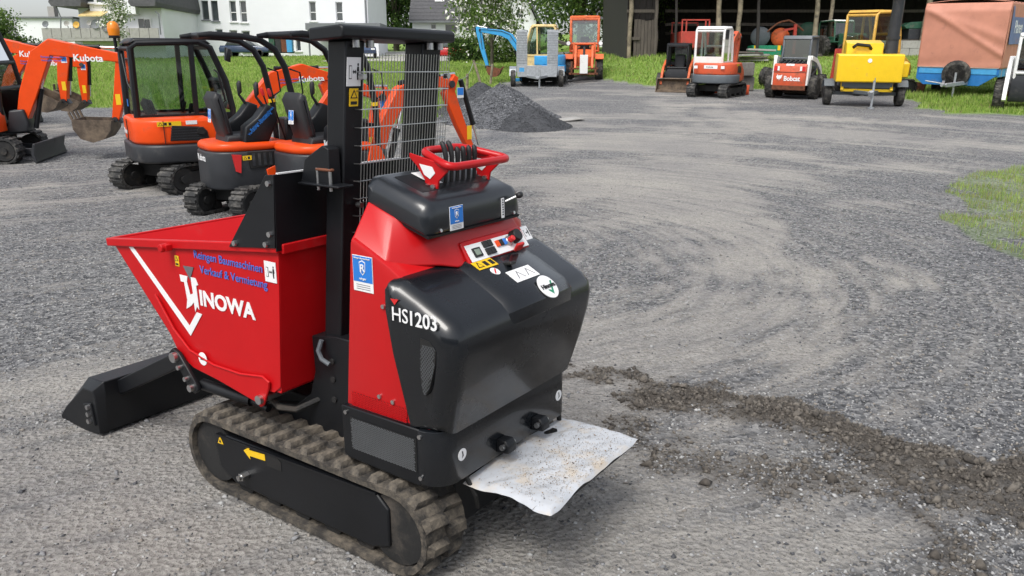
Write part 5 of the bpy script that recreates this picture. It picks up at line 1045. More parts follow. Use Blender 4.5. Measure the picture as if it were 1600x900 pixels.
# ---------------------------------------------------------------- heaps of chippings
def heap(name, label, cx, cy, rx, ry, h, peak, mats, n, sz, seed):
    E = thing(name, label, 'gravel heap', cx, cy, R(90), tilt=False, z=0.)
    E.matrix_world = Matrix.Translation((cx, cy, 0))
    a = np.linspace(-1.05, 1.05, 70); A, B_ = np.meshgrid(a, a)
    def hf(A, B_):
        rr = np.hypot(A, B_) * (1 + .22 * (fbm(A * 3 + seed, B_ * 3, 1.4, 3, seed) - .5)); d_ = np.hypot(A - peak[0], B_ - peak[1])
        return h * np.clip(1 - rr, 0, 1) ** .95 * np.clip(1.25 - .45 * d_, .2, 1.15) * (1 + .16 * (fbm(A * 3, B_ * 3, .8, 4, seed + 3) - .5))
    X, Y = cx + A * rx, cy + B_ * ry; Z = gz(X, Y) + hf(A, B_) + (fbm(X, Y, .12, 2, seed) - .5) * .03 - .04 * (np.hypot(A, B_) > 1)
    me = grid_mesh('heap_core', X - cx, Y - cy, Z); me.materials.append(mats[0]); o = bpy.data.objects.new('heap_core', me); scene.collection.objects.link(o); o.parent = E
    t_ = rng.uniform(0, 6.283, n); q = np.sqrt(rng.random(n)) * 1.03; a_, b_ = q * np.cos(t_), q * np.sin(t_); X, Y = cx + a_ * rx, cy + b_ * ry
    st = stones('chippings', X - cx, Y - cy, gz(X, Y) + hf(a_, b_) + .005, np.exp(rng.normal(math.log(sz), .3, n)), mats, .7); st.parent = E; st['kind'] = 'stuff'
SB = [mat('basalt_dark', (.045, .047, .052), .75, var=.3, scale=30), mat('basalt_grey', (.095, .098, .106), .7, var=.3, scale=30), mat('basalt_pale', (.19, .195, .205), .7, var=.3, scale=30)]
heap('gravel_heap', 'coarse blue grey gravel heap, the tallest of the three beside the meadow', -.30, 21.0, 1.55, 2.6, .80, (.15, .1), [SB[1], SB[0], SB[1], SB[2], SB[1]], 12000, .022, 5)
heap('gravel_heap', 'low heap of fine dark grit in front of the coarse gravel heap', .40, 19.0, 1.0, 1.15, .46, (.2, .1), [SB[0], SB[0], SB[0], SB[1]], 6000, .010, 9)
heap('gravel_heap', 'dark gravel heap at the back against the grass, left of the coarse heap', -.95, 23.2, 1.2, 2.4, .72, (.1, .2), [SB[0], SB[0], SB[1]], 4500, .018, 14)
MB().rp([(-.3, 0), (.35, .05), (.2, .08), (-.25, .05)], -.2, .2, axis='y').build('slab', 'conc', tag(thing('stone_slab', 'pale flat stone slab lying at the right foot of the gravel heap', 'stone slab', 1.48, 20.3, R(70)), None, None), bevel=.02)
# ---------------------------------------------------------------- buildings, trees, grass behind the yard
CP_, SP_ = math.cos(math.atan(340 / 1230)), math.sin(math.atan(340 / 1230))
def at(u, v, Y):
    """point on the upright plane y = Y that the photograph shows at (u, v)"""
    a, b_ = (u - 800) / 1230, (450 - v) / 1230; k = Y / (CP_ + b_ * SP_); return Vector((a * k, Y, CAM_H + (-SP_ + b_ * CP_) * k))
def window(parent, x0, x1, z0, z1, y, frame='frame', pane='pane', split=None, th=.12, sill=True, fw=None):
    w = fw or max(.07, (x1 - x0) * .10); fr = MB()
    fr.b2((x0, y - th, z0), (x0 + w, y - .002, z1)).b2((x1 - w, y - th, z0), (x1, y - .002, z1)).b2((x0 + w, y - th, z1 - w), (x1 - w, y - .002, z1)).b2((x0 + w, y - th, z0), (x1 - w, y - .002, z0 + w))
    if split: zz = z0 + (z1 - z0) * split; fr.b2((x0 + w, y - th, zz - w * .5), (x1 - w, y - .002, zz + w * .5))
    fr = fr.build('window', frame, parent, smooth=0)
    MB().b2((x0 + w, y - th * .5, z0 + w), (x1 - w, y - .004, z1 - w)).build('pane', pane, fr, smooth=0)
    if sill: MB().b2((x0 - .08, y - th - .08, z0 - .08), (x1 + .08, y - .002, z0)).build('sill', 'blind' if frame == 'blind' else 'frame', fr, smooth=0)
    return fr
# white apartment house
Y1 = 75.
a, c = at(303, 86, Y1), at(578, 86, Y1); x0, x1 = a.x, c.x; g1 = float(gz((x0 + x1) / 2, Y1)) - .6
HS = thing('apartment_house', 'large white rendered apartment house with narrow windows behind the meadow', 'house', (x0 + x1) / 2, Y1, 0, z=0, tilt=False); HS.matrix_world = Matrix()
def holed(par, x0, x1, z0, z1, y, th, holes, m, name='wall'):
    """wall skin with real window openings"""
    xs = sorted({x0, x1} | {v for h in holes for v in (h[0], h[1])}); zs = sorted({z0, z1} | {v for h in holes for v in (h[2], h[3])}); b = MB()
    xs = [v for v in xs if x0 <= v <= x1]; zs = [v for v in zs if z0 <= v <= z1]
    for i in range(len(xs) - 1):
        run = None
        for j in range(len(zs) - 1):
            cx, cz = (xs[i] + xs[i + 1]) / 2, (zs[j] + zs[j + 1]) / 2; solid = not any(h[0] < cx < h[1] and h[2] < cz < h[3] for h in holes)
            if solid and run is None: run = zs[j]
            if not solid and run is not None: b.b2((xs[i], y, run), (xs[i + 1], y + th, zs[j])); run = None
        if run is not None: b.b2((xs[i], y, run), (xs[i + 1], y + th, zs[-1]))
    return b.build(name, m, par, smooth=0)
WIN = ((317, 1, 327.5, 31, 'blind', None), (332, 1, 342.5, 33, 'blind', None), (360.5, 1, 371, 34, 'frame', .45), (376.5, 1, 387, 35, 'frame', .45), (484.5, 2, 495, 33, 'frame', .45), (525.5, 3, 536.5, 33, 'frame', .45),
       (337, 45, 348.5, 53, 'frame', None), (361, 47, 373.5, 81, 'frame', None), (380, 48, 393, 81, 'frame', None), (452, 60, 460, 79, 'frame', None), (463, 60, 471, 80, 'frame', None), (420, 50, 428, 66, 'frame', None))
holed(HS, x0, x1, g1, 11.2, Y1, .25, [(at(w[0], w[3], Y1).x, at(w[2], w[3], Y1).x, at(w[0], w[3], Y1).z, at(w[0], w[1], Y1).z) for w in WIN], 'plaster')
MB().b2((x0 + .003, Y1 + .252, g1), (x1 - .003, Y1 + 11, 11.19)).build('core', 'plaster', HS, smooth=0)
MB().rp([(Y1 - .7, 11.1), (Y1 + 5.5, 15.2), (Y1 + 11.7, 11.1), (Y1 + 11.7, 11.35), (Y1 + 5.5, 15.5), (Y1 - .7, 11.35)], x0 - .5, x1 + .5, axis='x').build('roof', 'roof', HS, smooth=0)
xl = at(226, 80, Y1 + 1.5).x
MB().b2((xl, Y1 + 1.5, g1), (x0 - .005, Y1 + 10, 12)).build('side_wing', 'plaster', HS, smooth=0)
for (u0, v0, u1, v1, f, sp_) in WIN:
    p, q = at(u0, v1, Y1), at(u1, v0, Y1); window(HS, p.x + .002, at(u1, v1, Y1).x - .002, p.z + .002, at(u0, v0, Y1).z - .002, Y1 + .25, f, 'pane', sp_, sill=False)
    MB().b2((p.x - .1, Y1 - .12, p.z - .09), (at(u1, v1, Y1).x + .1, Y1 - .002, p.z)).build('sill', 'frame' if f == 'frame' else 'blind', HS, smooth=0)
for (u0, v0, u1, v1) in ((267, -6, 280, 8), (272, 29, 285, 47)):
    p, q = at(u0, v1, Y1 + 1.5), at(u1, v0, Y1 + 1.5); window(HS, p.x, q.x, p.z, q.z, Y1 + 1.5, 'frame', 'pane', .5)
p, q = at(577, 84, Y1 - .1), at(580, 0, Y1 - .1); MB().b2((x1 - .25, Y1 - .15, g1), (x1 - .12, Y1 - .01, 11.2)).build('downpipe', 'blind', HS)
# garage block at its right
ga, gb = at(482, 84, Y1 - 3.5), at(592, 84, Y1 - 3.5); gt = at(500, 47, Y1 - 3.5).z
GA = thing('garage', 'low flat roofed white garage at the right end of the apartment house', 'garage', gb.x - 2, Y1 - 2, 0, z=0, tilt=False); GA.matrix_world = Matrix()
wx0 = at(556, 84, Y1 - 3.5).x
MB().b2((wx0, Y1 - 3.5, g1), (gb.x, Y1 - .2, gt)).build('wall', 'plaster', GA, smooth=0); MB().b2((ga.x, Y1 - 4.0, gt + .005), (gb.x + .3, Y1 - .2, gt + .55)).build('canopy_roof', 'blind', GA, smooth=0); MB().cyl((ga.x + .2, Y1 - 3.8, g1), (ga.x + .2, Y1 - 3.8, gt), .07).build('post', 'blind', GA)
# old house with balcony and dishes
Y0 = 66.
def pb(u, v, Y=Y0): return at(u, v, Y)
OH = thing('balcony_house', 'old cream house with long concrete balcony and wide dark eaves at upper left', 'house', -38, Y0, 0, z=0, tilt=False); OH.matrix_world = Matrix()
xa, xb = pb(112, 60).x, pb(244, 60).x; gzz = float(gz(-38, Y0)) - .8; zb0, zb1 = pb(150, 62).z, pb(150, 44).z
MB().b2((xa, Y0 + 1.6, gzz), (xb, Y0 + 10, 8.6)).build('wall', 'plaster', OH, smooth=0)
bal = MB().b2((pb(68, 60).x, Y0 - .1, zb0 - .1), (pb(250, 60).x, Y0 + 1.6, zb0 + .12)).build('balcony_slab', 'conc', OH, smooth=0)
bw_ = (pb(250, 60).x - pb(68, 60).x) / 12
for k in range(12): xx = pb(68, 60).x + k * bw_; MB().b2((xx + .02, Y0 - .12, zb0 + .13), (xx + bw_ - .02, Y0 - .02, zb1)).build('balcony_panel', 'conc', bal, smooth=0)
ez = pb(90, 10).z
for ua, ub_ in ((82, 127), (206, 243)): MB().rp([(pb(ua, 0).x, ez), (pb(ub_, 0).x, ez), (pb(ub_, 0).x + .1, ez + .3), (pb(ub_ - 6, 0).x, 10.2), (pb(ua + 22, 0).x, 10.2), (pb(ua, 0).x - .2, ez + .3)], Y0 - .3, Y0 + 11, axis='y').build('roof', 'roof', OH, smooth=0)
MB().b2((pb(127, 0).x + .12, Y0 + .9, ez - .5), (pb(206, 0).x - .22, Y0 + 9, 11)).build('dormer', 'plaster', OH, smooth=0)
for (u0, v0, u1, v1) in ((217, 28, 226, 46), (227, 29, 236, 46), (131, -3, 149, 5), (150, -3, 174, 6)): yw = Y0 + (1.6 if v0 > 0 else .9); p, q = pb(u0, v1, yw), pb(u1, v0, yw); window(OH, p.x, q.x, p.z, q.z, yw, 'frame', 'pane')
p, q = pb(125, 24), pb(162, 20); MB().rp([(Y0 - .3, p.z - .1), (Y0 + 1.58, p.z + .5), (Y0 + 1.58, p.z + .6), (Y0 - .3, p.z)], p.x, q.x, axis='x').build('awning', 'cream', OH)
MB().tube([pb(88, 10), pb(95, 28), pb(95, 44)], .05, 6).build('roof_post', 'blind', OH); MB().tube([pb(243, 18), pb(248, 22), pb(251, 54)], .06, 6).build('downpipe', 'blind', OH)
for k, (u, v, r_, m, l) in enumerate(((72, 38, .26, 'blind', 'dark grey satellite dish at the left end of the balcony'), (105, 37, .22, 'conc', 'pale satellite dish second from the left on the balcony'), (120, 39, .26, 'yold', 'yellowish satellite dish on the balcony rail'), (140, 36, .2, 'conc', 'small pale satellite dish near the balcony middle'), (150, 38, .36, 'blind', 'large grey satellite dish beside the big dark one'), (168, 41, .46, 'darkgrey', 'big black satellite dish low on the balcony under the awning'))):
    p = pb(u, v, Y0 - .05); ds = MB(); ds.rings([(p, .02), (p + Vector((0, -.03, 0)), r_ * .55), (p + Vector((0, -.10, .02)), r_)], 18, False); ds.cyl(p, p + Vector((0, .1, -.5)), .03); tag(ds.build('satellite_dish', m), l, 'satellite dish', 'satellite dishes on the balcony')
LW = thing('annexe', 'low white flat roofed annexe left of the balcony house', 'building', -50, 70, 0, z=0, tilt=False); LW.matrix_world = Matrix()
p, q = at(30, 62, 70), at(112, 29, 70); MB().b2((p.x, 70, p.z - 1.5), (q.x, 76, q.z)).build('wall', 'plaster', LW, smooth=0); MB().b2((p.x - .2, 69.8, q.z + .002), (q.x + .2, 76, q.z + .15)).build('roof_edge', 'blind', LW, smooth=0)
MB().b2((at(76, 28, 71).x, 71, q.z), (at(86, 28, 71).x, 71.6, at(80, 10, 71).z)).build('chimney', 'conc', LW, smooth=0)
# grey roofed house in the middle
Y2 = 88.
RH = thing('roofed_house', 'white house with steep dark tiled roof and gable behind the apple tree', 'house', -5, Y2, 0, z=0, tilt=False); RH.matrix_world = Matrix()
p, q, e_ = at(645, 62, Y2), at(770, 34, Y2), at(640, 31, Y2); g2 = float(gz(-5, Y2)) - .5
MB().b2((p.x, Y2, g2), (at(838, 40, Y2).x, Y2 + 9, q.z)).build('wall', 'plaster', RH, smooth=0)
rf = MB().rp([(Y2 - .6, q.z - .1), (Y2 + 4.5, q.z + 4.6), (Y2 + 9.6, q.z - .1), (Y2 + 9.6, q.z + .1), (Y2 + 4.5, q.z + 4.85), (Y2 - .6, q.z + .1)], e_.x, at(800, 40, Y2).x, axis='x').build('roof', 'roof', RH, smooth=0)
for k in range(12):          # rows of tiles, lower edges proud
    t0 = k / 12; yy = Y2 - .58 + t0 * 5.1; zz = q.z + .12 + t0 * 4.7
    MB().rp([(yy, zz), (yy + .42, zz + .39), (yy + .42, zz + .44), (yy, zz + .09)], e_.x - .02, at(800, 40, Y2).x, axis='x').build('tile_row', 'roof', rf, smooth=0)
MB().b2((e_.x, Y2 - .72, q.z - .12), (at(800, 40, Y2).x, Y2 - .58, q.z + .06)).build('gutter', 'blind', RH, smooth=0)
for u0, v0, u1, v1 in ((673, 37, 682, 46), (694, 36, 716, 52), (727, 41, 736, 48)): a, c = at(u0, v1, Y2), at(u1, v0, Y2); window(RH, a.x, c.x, a.z, c.z, Y2, 'frame', 'pane')
for u0 in (688, 735): a = at(u0, 9, Y2 + 2.2); MB().box((a.x, Y2 + 1.75, q.z + 2.42), (1.0, .9, .12), (R(42), 0, 0)).build('roof_window', 'frame', rf, smooth=0)
a, c = at(772, 40, Y2 - 2), at(838, 40, Y2 - 2); mx2 = (a.x + c.x) / 2
MB().rp([(a.x, g2), (c.x, g2), (c.x, at(838, 33, Y2 - 2).z), (mx2, at(838, 33, Y2 - 2).z + 4.5), (a.x, at(838, 33, Y2 - 2).z)], Y2 - 2, Y2 + 9, axis='y').build('gable_wing', 'plaster', RH, smooth=0)
hz_ = at(838, 33, Y2 - 2).z
for sg in (-1, 1): MB().bar((mx2, Y2 + 3, hz_ + 4.6), (mx2 + sg * ((c.x - a.x) / 2 + .8), Y2 + 3, hz_ - .9), 12, .22, side=(0, 1, 0)).build('gable_roof', 'roof', RH, smooth=0)
a, c = at(806, 28, Y2 - 2), at(818, 14, Y2 - 2); window(RH, a.x, c.x, a.z, c.z, Y2 - 2, 'frame', 'pane')
WH = thing('far_house', 'small white house with dark window between loader and barn', 'house', 10, 70, 0, z=0, tilt=False); WH.matrix_world = Matrix()
a, c = at(938, 66, 66), at(985, 30, 66); MB().b2((a.x, 66, a.z - 2), (c.x, 72, c.z)).build('wall', 'plaster', WH, smooth=0); a2, c2 = at(957, 60, 66), at(978, 40, 66); window(WH, a2.x, c2.x, a2.z, c2.z, 66, 'blind', 'pane'); MB().rp([(65.5, c.z), (69, c.z + 3), (72.5, c.z)], a.x - .4, c.x + .4, axis='x').build('roof', 'roof', WH, smooth=0)
# lane with cars between the houses
LN = MB().rp([(-14, 60.), (-3, 60.5), (14, 62.), (14, 68.), (-3, 72), (-9, 90), (-14, 90)], .0, .05, axis='z')
LN.v = [(x, y, float(gz(x, y)) + .06 + z) for x, y, z in LN.v]; tag(LN.build('lane', 'conc', smooth=0), None, None, kind='structure')
def car(label, x, y, yaw, m):
    E = thing('parked_car', label, 'car', x, y, yaw, 'cars parked by the houses', tilt=False, z=float(gz(x, y)) + .05)
    MB().rp([(-2.1, .35), (2.1, .35), (2.15, .6), (1.9, .82), (1.0, .92), (-2.0, .95), (-2.15, .7)], -.85, .85, r=.12, n=3, axis='y').build('body', m, E, smooth=50)
    cb = MB().rp([(-1.7, .9), (1.1, .9), (.4, 1.40), (-.2, 1.47), (-1.3, 1.42)], -.74, .74, r=.14, n=3, axis='y').build('cabin', 'pane', E, smooth=50); MB().rp([(-1.3, 1.42), (.35, 1.42), (.2, 1.48), (-1.1, 1.48)], -.6, .6, r=.04, n=2, axis='y').build('roof', m, E, smooth=50)
    for xx in (-1.3, 1.35):
        for sg in (1, -1): tyre_part(E, (xx, sg * .78, .32), .32, .2, lug=False, rimm='galv')
    for sg in (1, -1): MB().box((2.1, sg * .6, .68), (.1, .3, .12)).build('headlight', 'white', E, bevel=.02)
c_ = at(693, 66, 62); car('bright red parked car behind the wire guard of the dumper mast', c_.x, 62, R(95), 'carred')
c_ = at(571, 78, 68); car('dark blue car parked beside the white garage', c_.x, 68, R(170), 'carblue')
c_ = at(386, 86, 71.5); car('small blue car half hidden by the roll bars at the apartment house', c_.x, 71.5, R(90), 'carblue')
for k, (u, m, l) in enumerate(((427, 'dkgreen', 'green wheeled bin, leftmost of four at the house wall'), (437, 'darkgrey', 'dark grey wheeled bin next to the green one'), (446, 'rust', 'brown wheeled bin third in the row at the house wall'), (454, 'paleblue', 'bright blue wheeled bin at the right end of the row'))):
    p = at(u, 83, 72); bn = thing('wheelie_bin', l, 'bin', p.x, 72, R(180), 'bins at the house wall', tilt=False, z=p.z)
    MB().rp([(-.28, .08), (.26, .08), (.34, 1.25), (-.34, 1.25)], -.25, .25, r=.03, n=2, axis='y').build('bin_body', m, bn, smooth=50); MB().rp([(-.38, 1.25), (.40, 1.25), (.34, 1.36), (-.30, 1.40)], -.29, .29, r=.03, n=2, axis='y').build('lid', m, bn, smooth=50); MB().cyl((-.24, -.26, .1), (-.24, .26, .1), .1).build('wheel', 'rubber', bn)
# ---------------------------------------------------------------- open timber barn
YB = 40.; bz = 2.28
BN = thing('barn', 'open fronted dark timber barn on poles behind the parked machines', 'barn', 14, YB, 0, z=0, tilt=False); BN.matrix_world = Matrix()
bx0, bx1 = at(982, 60, YB).x, 34.
MB().rp([(YB - 1.0, 6.3), (YB + 13, 9.5), (YB + 13, 9.7), (YB - 1.0, 6.5)], bx0 - .8, bx1, axis='x').build('roof', 'roof', BN, smooth=0)
def planks(x0, x1, y, z0, z1, w, m, along='x', jit=.015, nm='plank'):
    t = x0; me_ = None; k = 0
    while t < x1 - .02:
        e = min(t + w, x1); zt_ = z1 + random.uniform(-.05, .05)
        if along == 'x': MB().b2((t + .008, y + random.uniform(-jit, jit), z0), (e - .008, y + .04 + random.uniform(0, jit), zt_)).build(nm, m, BN, smooth=0)
        else: MB().b2((y + random.uniform(-jit, jit), t + .008, z0), (y + .04, e - .008, zt_)).build(nm, m, BN, smooth=0)
        t = e
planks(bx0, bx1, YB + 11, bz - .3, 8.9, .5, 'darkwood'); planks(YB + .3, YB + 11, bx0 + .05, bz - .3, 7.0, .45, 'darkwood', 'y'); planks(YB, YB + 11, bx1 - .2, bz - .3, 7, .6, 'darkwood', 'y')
MB().b2((bx0, YB + 11.1, bz - .4), (bx1, YB + 11.2, 9.0)).b2((bx0 - .06, YB + .3, bz - .4), (bx0 - .01, YB + 11, 7.4)).b2((bx1 - .1, YB, bz - .4), (bx1 - .05, YB + 11, 7.4)).build('light_stop_backing', 'darkwood', BN, smooth=0)  # backing sheets added to keep daylight from showing through the board gaps
pa, pc = at(989, 86, YB + .15), at(1026, 31, YB + .15); planks(pa.x, pc.x, YB + .15, bz - .1, pc.z, .17, 'wood', jit=.01)
planks(pa.x, pc.x + .1, YB + .5, pc.z, 6.4, .3, 'darkwood')
for u0, v0, u1, v1, r_, m in ((987, 0, 983, 88, .11, 'pole'), (1027, 0, 1023, 88, .10, 'wood'), (1125, -4, 1119, 90, .13, 'pole'), (1158, -4, 1150, 92, .13, 'pole'), (1279, -4, 1270, 90, .13, 'pole'), (1302, -4, 1292, 80, .10, 'pole'), (1454, -4, 1438, 80, .14, 'pole'), (1540, -4, 1520, 80, .14, 'pole'), (1058, -4, 1056, 80, .07, 'darkwood'), (1186, -4, 1183, 70, .08, 'darkwood')):
    p, q = at(u0, v0, YB), at(u1, v1, YB); d_ = (p - q) / (p.z - q.z); top = q + d_ * (6.5 - q.z); bot = q - d_ * .5
    b = MB(); n = 7; b.rings([(bot.lerp(top, i / n) + Vector((random.uniform(-.03, .03), 0, 0)), r_ * random.uniform(.88, 1.1) * (1 - .12 * i / n)) for i in range(n + 1)], 10); b.build('pole', m, BN)
for v, x_0, x_1, dy in ((17, 980, 1026, .0), (38, 1040, 1600, 3.), (17, 1040, 1600, 3.2), (60, 980, 1000, .0), (52, 1040, 1300, 6.)): p, q = at(x_0, v, YB + dy), at(x_1, v, YB + dy); MB().bar((p.x, YB + dy + .12, p.z), (min(q.x, bx1 - .3), YB + dy + .12, p.z), .12, .14, side=(0, 1, 0)).build('rail', 'wood', BN, smooth=0)
for u in (1100, 1230, 1350, 1470): p = at(u, 0, YB + 4); MB().bar((p.x - 1.2, YB + 4, 5.2), (p.x, YB + 4, 7.0), .12, .12).bar((p.x + 1.2, YB + 4, 5.2), (p.x, YB + 4, 7.0), .12, .12).build('brace', 'darkwood', BN, smooth=0)
p, q = at(1160, 92, YB - .3), at(1290, 84, YB - .3); MB().bar((p.x, YB - .3, p.z), (q.x, YB - .3, p.z + .12), .3, .25, side=(0, 1, 0)).build('sill_log', 'wood', BN, bevel=.05)
# block wall under the barn's right end
BW = thing('block_wall', 'grey concrete block wall under the barn beside the tarpaulin trailer', 'wall', 20, YB - .6, 0, z=0, tilt=False); BW.matrix_world = Matrix()
p, q = at(1396, 104, YB - .6), at(1446, 66, YB - .6); zz = p.z - .4; k = 0
blk_me = MB().box((0, 0, 0), (.73, .3, .34)).build('block', 'conc', BW, bevel=.012); bm_ = blk_me.data
while zz < q.z:
    xx = p.x - .9 + (.37 if k % 2 else 0)
    while xx < q.x + 4:
        o = blk_me if blk_me.location.length == 0 else bpy.data.objects.new('block', bm_)
        if o is not blk_me: scene.collection.objects.link(o); o.parent = BW
        o.location = (xx + random.uniform(-.006, .006), YB - .6 + random.uniform(-.012, .012), zz); xx += .75
    zz += .355; k += 1
MB().b2((p.x - 1.2, YB - .55, p.z - .6), (q.x + 4.3, YB - .5, q.z - .05)).build('mortar_backing', 'conc', BW, smooth=0)
# things stored inside and before the barn
def tank(label, u, v, Y, r_, ln, m, name='tank'):
    p = at(u, v, Y); E = thing(name, label, 'tank', p.x, Y, 0, tilt=False, z=p.z - r_)
    E.matrix_world = Matrix.Translation((p.x, Y, p.z - r_)) @ Matrix.Rotation(R(-20), 4, 'Z')
    MB().rings([((0, -.12, r_), r_ * .4), ((0, -.08, r_), r_ * .8), ((0, 0, r_), r_), ((0, ln, r_), r_), ((0, ln + .1, r_), r_ * .6)], 28).build('vessel', m, E)
    for y in (.35, ln - .35): MB().b2((-r_ * .7, y - .06, -.75), (r_ * .7, y + .06, .2)).build('cradle', 'darkwood', E)
    return E
tank('grey round tank end standing inside the barn', 1188, 57, YB + 1.2, .47, 2.2, 'midgrey'); tank('orange round tank end in the barn above the green box', 1219, 58, YB + 1.0, .44, 2.4, 'orangeold'); tank('dull green tank in the barn behind the pole', 1262, 52, YB + 2.0, .55, 2.4, 'dkgreen')
E = thing('transport_box', 'bright green tipping box standing under the orange tank', 'box', 0, 0, z=0, tilt=False); p, q = at(1175, 87, YB + .3), at(1222, 71, YB + .3); E.matrix_world = Matrix.Translation(((p.x + q.x) / 2, YB + .3, p.z)); w_ = (q.x - p.x) / 2
MB().b2((-w_, 0, 0), (w_, .9, q.z - p.z)).build('box_body', 'green', E, bevel=.02); MB().b2((-.03, -.04, -.02), (.03, -.003, q.z - p.z)).build('stiffener', 'green', E)
for sx__ in (-1, 1): MB().b2((sx__ * (w_ - .14) - .07, -.012, .25), (sx__ * (w_ - .14) + .07, -.002, .48)).build('reflector', 'yellow', E)
MB().b2((-w_, .05, -.7), (w_, .8, -.005)).build('pallet_stand', 'darkwood', E)
E = thing('farm_wagon', 'red farm wagon with tube rails in the barn behind the white cab', 'wagon', 0, 0, z=0, tilt=False); p, q = at(1063, 78, YB - .5), at(1110, 31, YB - .5); E.matrix_world = Matrix.Translation((p.x, YB - .5, 0)); w_ = q.x - p.x; zm = at(1063, 49, YB - .5).z
MB().b2((0, 0, zm - .75), (w_, 2.6, zm)).build('wagon_body', 'redold', E, bevel=.02)
for xx, yy in ((.03, .03), (w_ * .17, .03), (w_ * .85, .03), (w_ - .03, .03), (.03, 2.5), (w_ - .03, 2.5)): MB().bar((xx, yy, zm), (xx, yy, q.z), .06, .06).build('rail_post', 'redold', E)
MB().bar((0, .03, q.z), (w_, .03, q.z), .06, .06).bar((0, 2.5, q.z), (w_, 2.5, q.z), .06, .06).bar((.03, 0, q.z + .03), (.03, 2.5, q.z + .03), .06, .06).bar((w_ - .03, 0, q.z + .03), (w_ - .03, 2.5, q.z + .03), .06, .06).build('top_rail', 'redold', E)
for xx in (.25, w_ - .2):
    for yy in (.5, 2.0): tyre_part(E, (xx, yy, bz + .40), .40, .22, (1, 0, 0), lug=False, rimm='redold')
MB().b2((.3, .3, bz + .35), (w_ - .3, 2.3, zm - .74)).build('running_gear', 'redold', E)
E = thing('hay_rake', 'rusty red hoop and frame of a farm implement hanging in the barn', 'farm implement', 0, 0, z=0, tilt=False); E.matrix_world = Matrix()
MB().tube([at(1199 + i * 5.6, 50 - 17 * math.sin(math.pi * i / 10) - (2 if i > 5 else 0), YB + .6) for i in range(11)], .045, 6).build('hoop', 'rust', E)
p, q = at(1241, 62, YB + .6), at(1243, 38, YB + .6); MB().bar(p, q, .14, .14).build('upright', 'redold', E); MB().bar(at(1225, 47, YB + .6), at(1244, 44, YB + .6), .1, .1).build('cross_arm', 'redold', E); MB().bar(p, p - Vector((0, 0, 1.2)), .14, .14).build('stand', 'redold', E)
TR = thing('farm_tractor', 'old dark green tractor with white roof parked in the barn behind the chipper', 'tractor', 0, 0, z=0, tilt=False); p = at(1318, 84, YB - 2.5); TR.matrix_world = Matrix.Translation((p.x + .6, YB - .5, float(gz(p.x, YB - .5)))) @ Matrix.Rotation(R(-75), 4, 'Z') @ Matrix.Diagonal((.8, .8, .72, 1))
MB().rp([(.2, .7), (1.9, .7), (1.95, 1.35), (1.8, 1.5), (.2, 1.55)], -.36, .36, r=.08, n=3, axis='y').build('bonnet', 'dkgreen', TR, smooth=50); cab(TR, [(-1.2, .9), (-1.25, 2.2), (-1.15, 2.35), (.1, 2.35), (.2, 2.25), (.3, 1.0)], -.65, .65, 'dkgreen', 'dglass', .05, 1.3, 'whitepaint')
for xx, rr in ((-.7, .72), (1.45, .42)):
    for sg in (1, -1): tyre_part(TR, (xx, sg * .8, rr), rr, .34, rimm='redold')
MB().b2((1.96, -.3, .75), (2.0, .3, 1.35)).build('grille', 'darkgrey', TR)
E = thing('red_panel', 'upright faded red sheet metal panel beside the green tractor', 'panel', 0, 0, z=0, tilt=False); p, q = at(1298, 112, YB - 8), at(1314, 62, YB - 8); E.matrix_world = Matrix.Translation((p.x, YB - 8, float(gz(p.x, YB - 8)))); MB().rp([(-.02, .0), (.30, .0), (.44, q.z - p.z + .3), (.10, q.z - p.z + .3)], 0, .06, axis='y').build('sheet', 'redold', E, bevel=.01); MB().bar((.2, .03, .3), (.2, .9, 0), .05, .05).build('prop', 'rust', E)
E = thing('workbench_machine', 'green metal machine on a table in the barn above the block wall', 'machine', 0, 0, z=0, tilt=False); p = at(1425, 62, YB + .5); E.matrix_world = Matrix.Translation((p.x, YB + .5, p.z)); MB().rp([(-.6, .62), (-.3, .80), (.3, .84), (.5, .70), (.55, .5), (-.5, .5)], -.3, .3, axis='y').build('machine_head', 'dkgreen', E, bevel=.02); MB().b2((-.35, -.3, 0), (.45, .3, .49)).build('machine_base', 'darkgrey', E, bevel=.02); MB().b2((-.75, -.4, -.22), (.75, .4, -.005)).build('table', 'wood', E)
E = thing('pallet_stack', 'pale stacked boards and rubble on the ground before the barn', 'boards', 0, 0, z=0, tilt=False); p = at(1190, 98, YB - 3); E.matrix_world = Matrix.Translation((p.x, YB - 3, float(gz(p.x, YB - 3))))
for k in range(5): MB().box((random.uniform(-.3, .3) - .3, random.uniform(-.2, .2), .08 + k * .11), (1.6 - k * .1, .8, .08), (0, random.uniform(-.05, .05), random.uniform(-.4, .4))).build('board', ('conc', 'wood')[k % 2], E, bevel=.008)
for k, (u, v, l) in enumerate(((1150, 100, 'grey stone block, upper of a stack right of the white cab excavator'), (1147, 116, 'large grey stone block right of the white cab excavator'))):
    p = at(u, v, 30.2); o = MB().rp([(-.75, -.35), (.75, -.35), (.78, .28), (.60, .36), (-.7, .33)], -.5, .5, r=.05, axis='y').build('stone_block', mat('grey_brown_stone', (.16, .15, .135), .9, var=.3, bump=.4, bscale=20), None, bevel=.02); o.location = (p.x + .45, 30.9 + k * .2, float(gz(p.x, 30.9)) + (.28 if k else .80)); o.scale = (.45, .8, .7) if not k else (.62, .8, .8); tag(o, l, 'stone block', 'stone blocks before the barn')
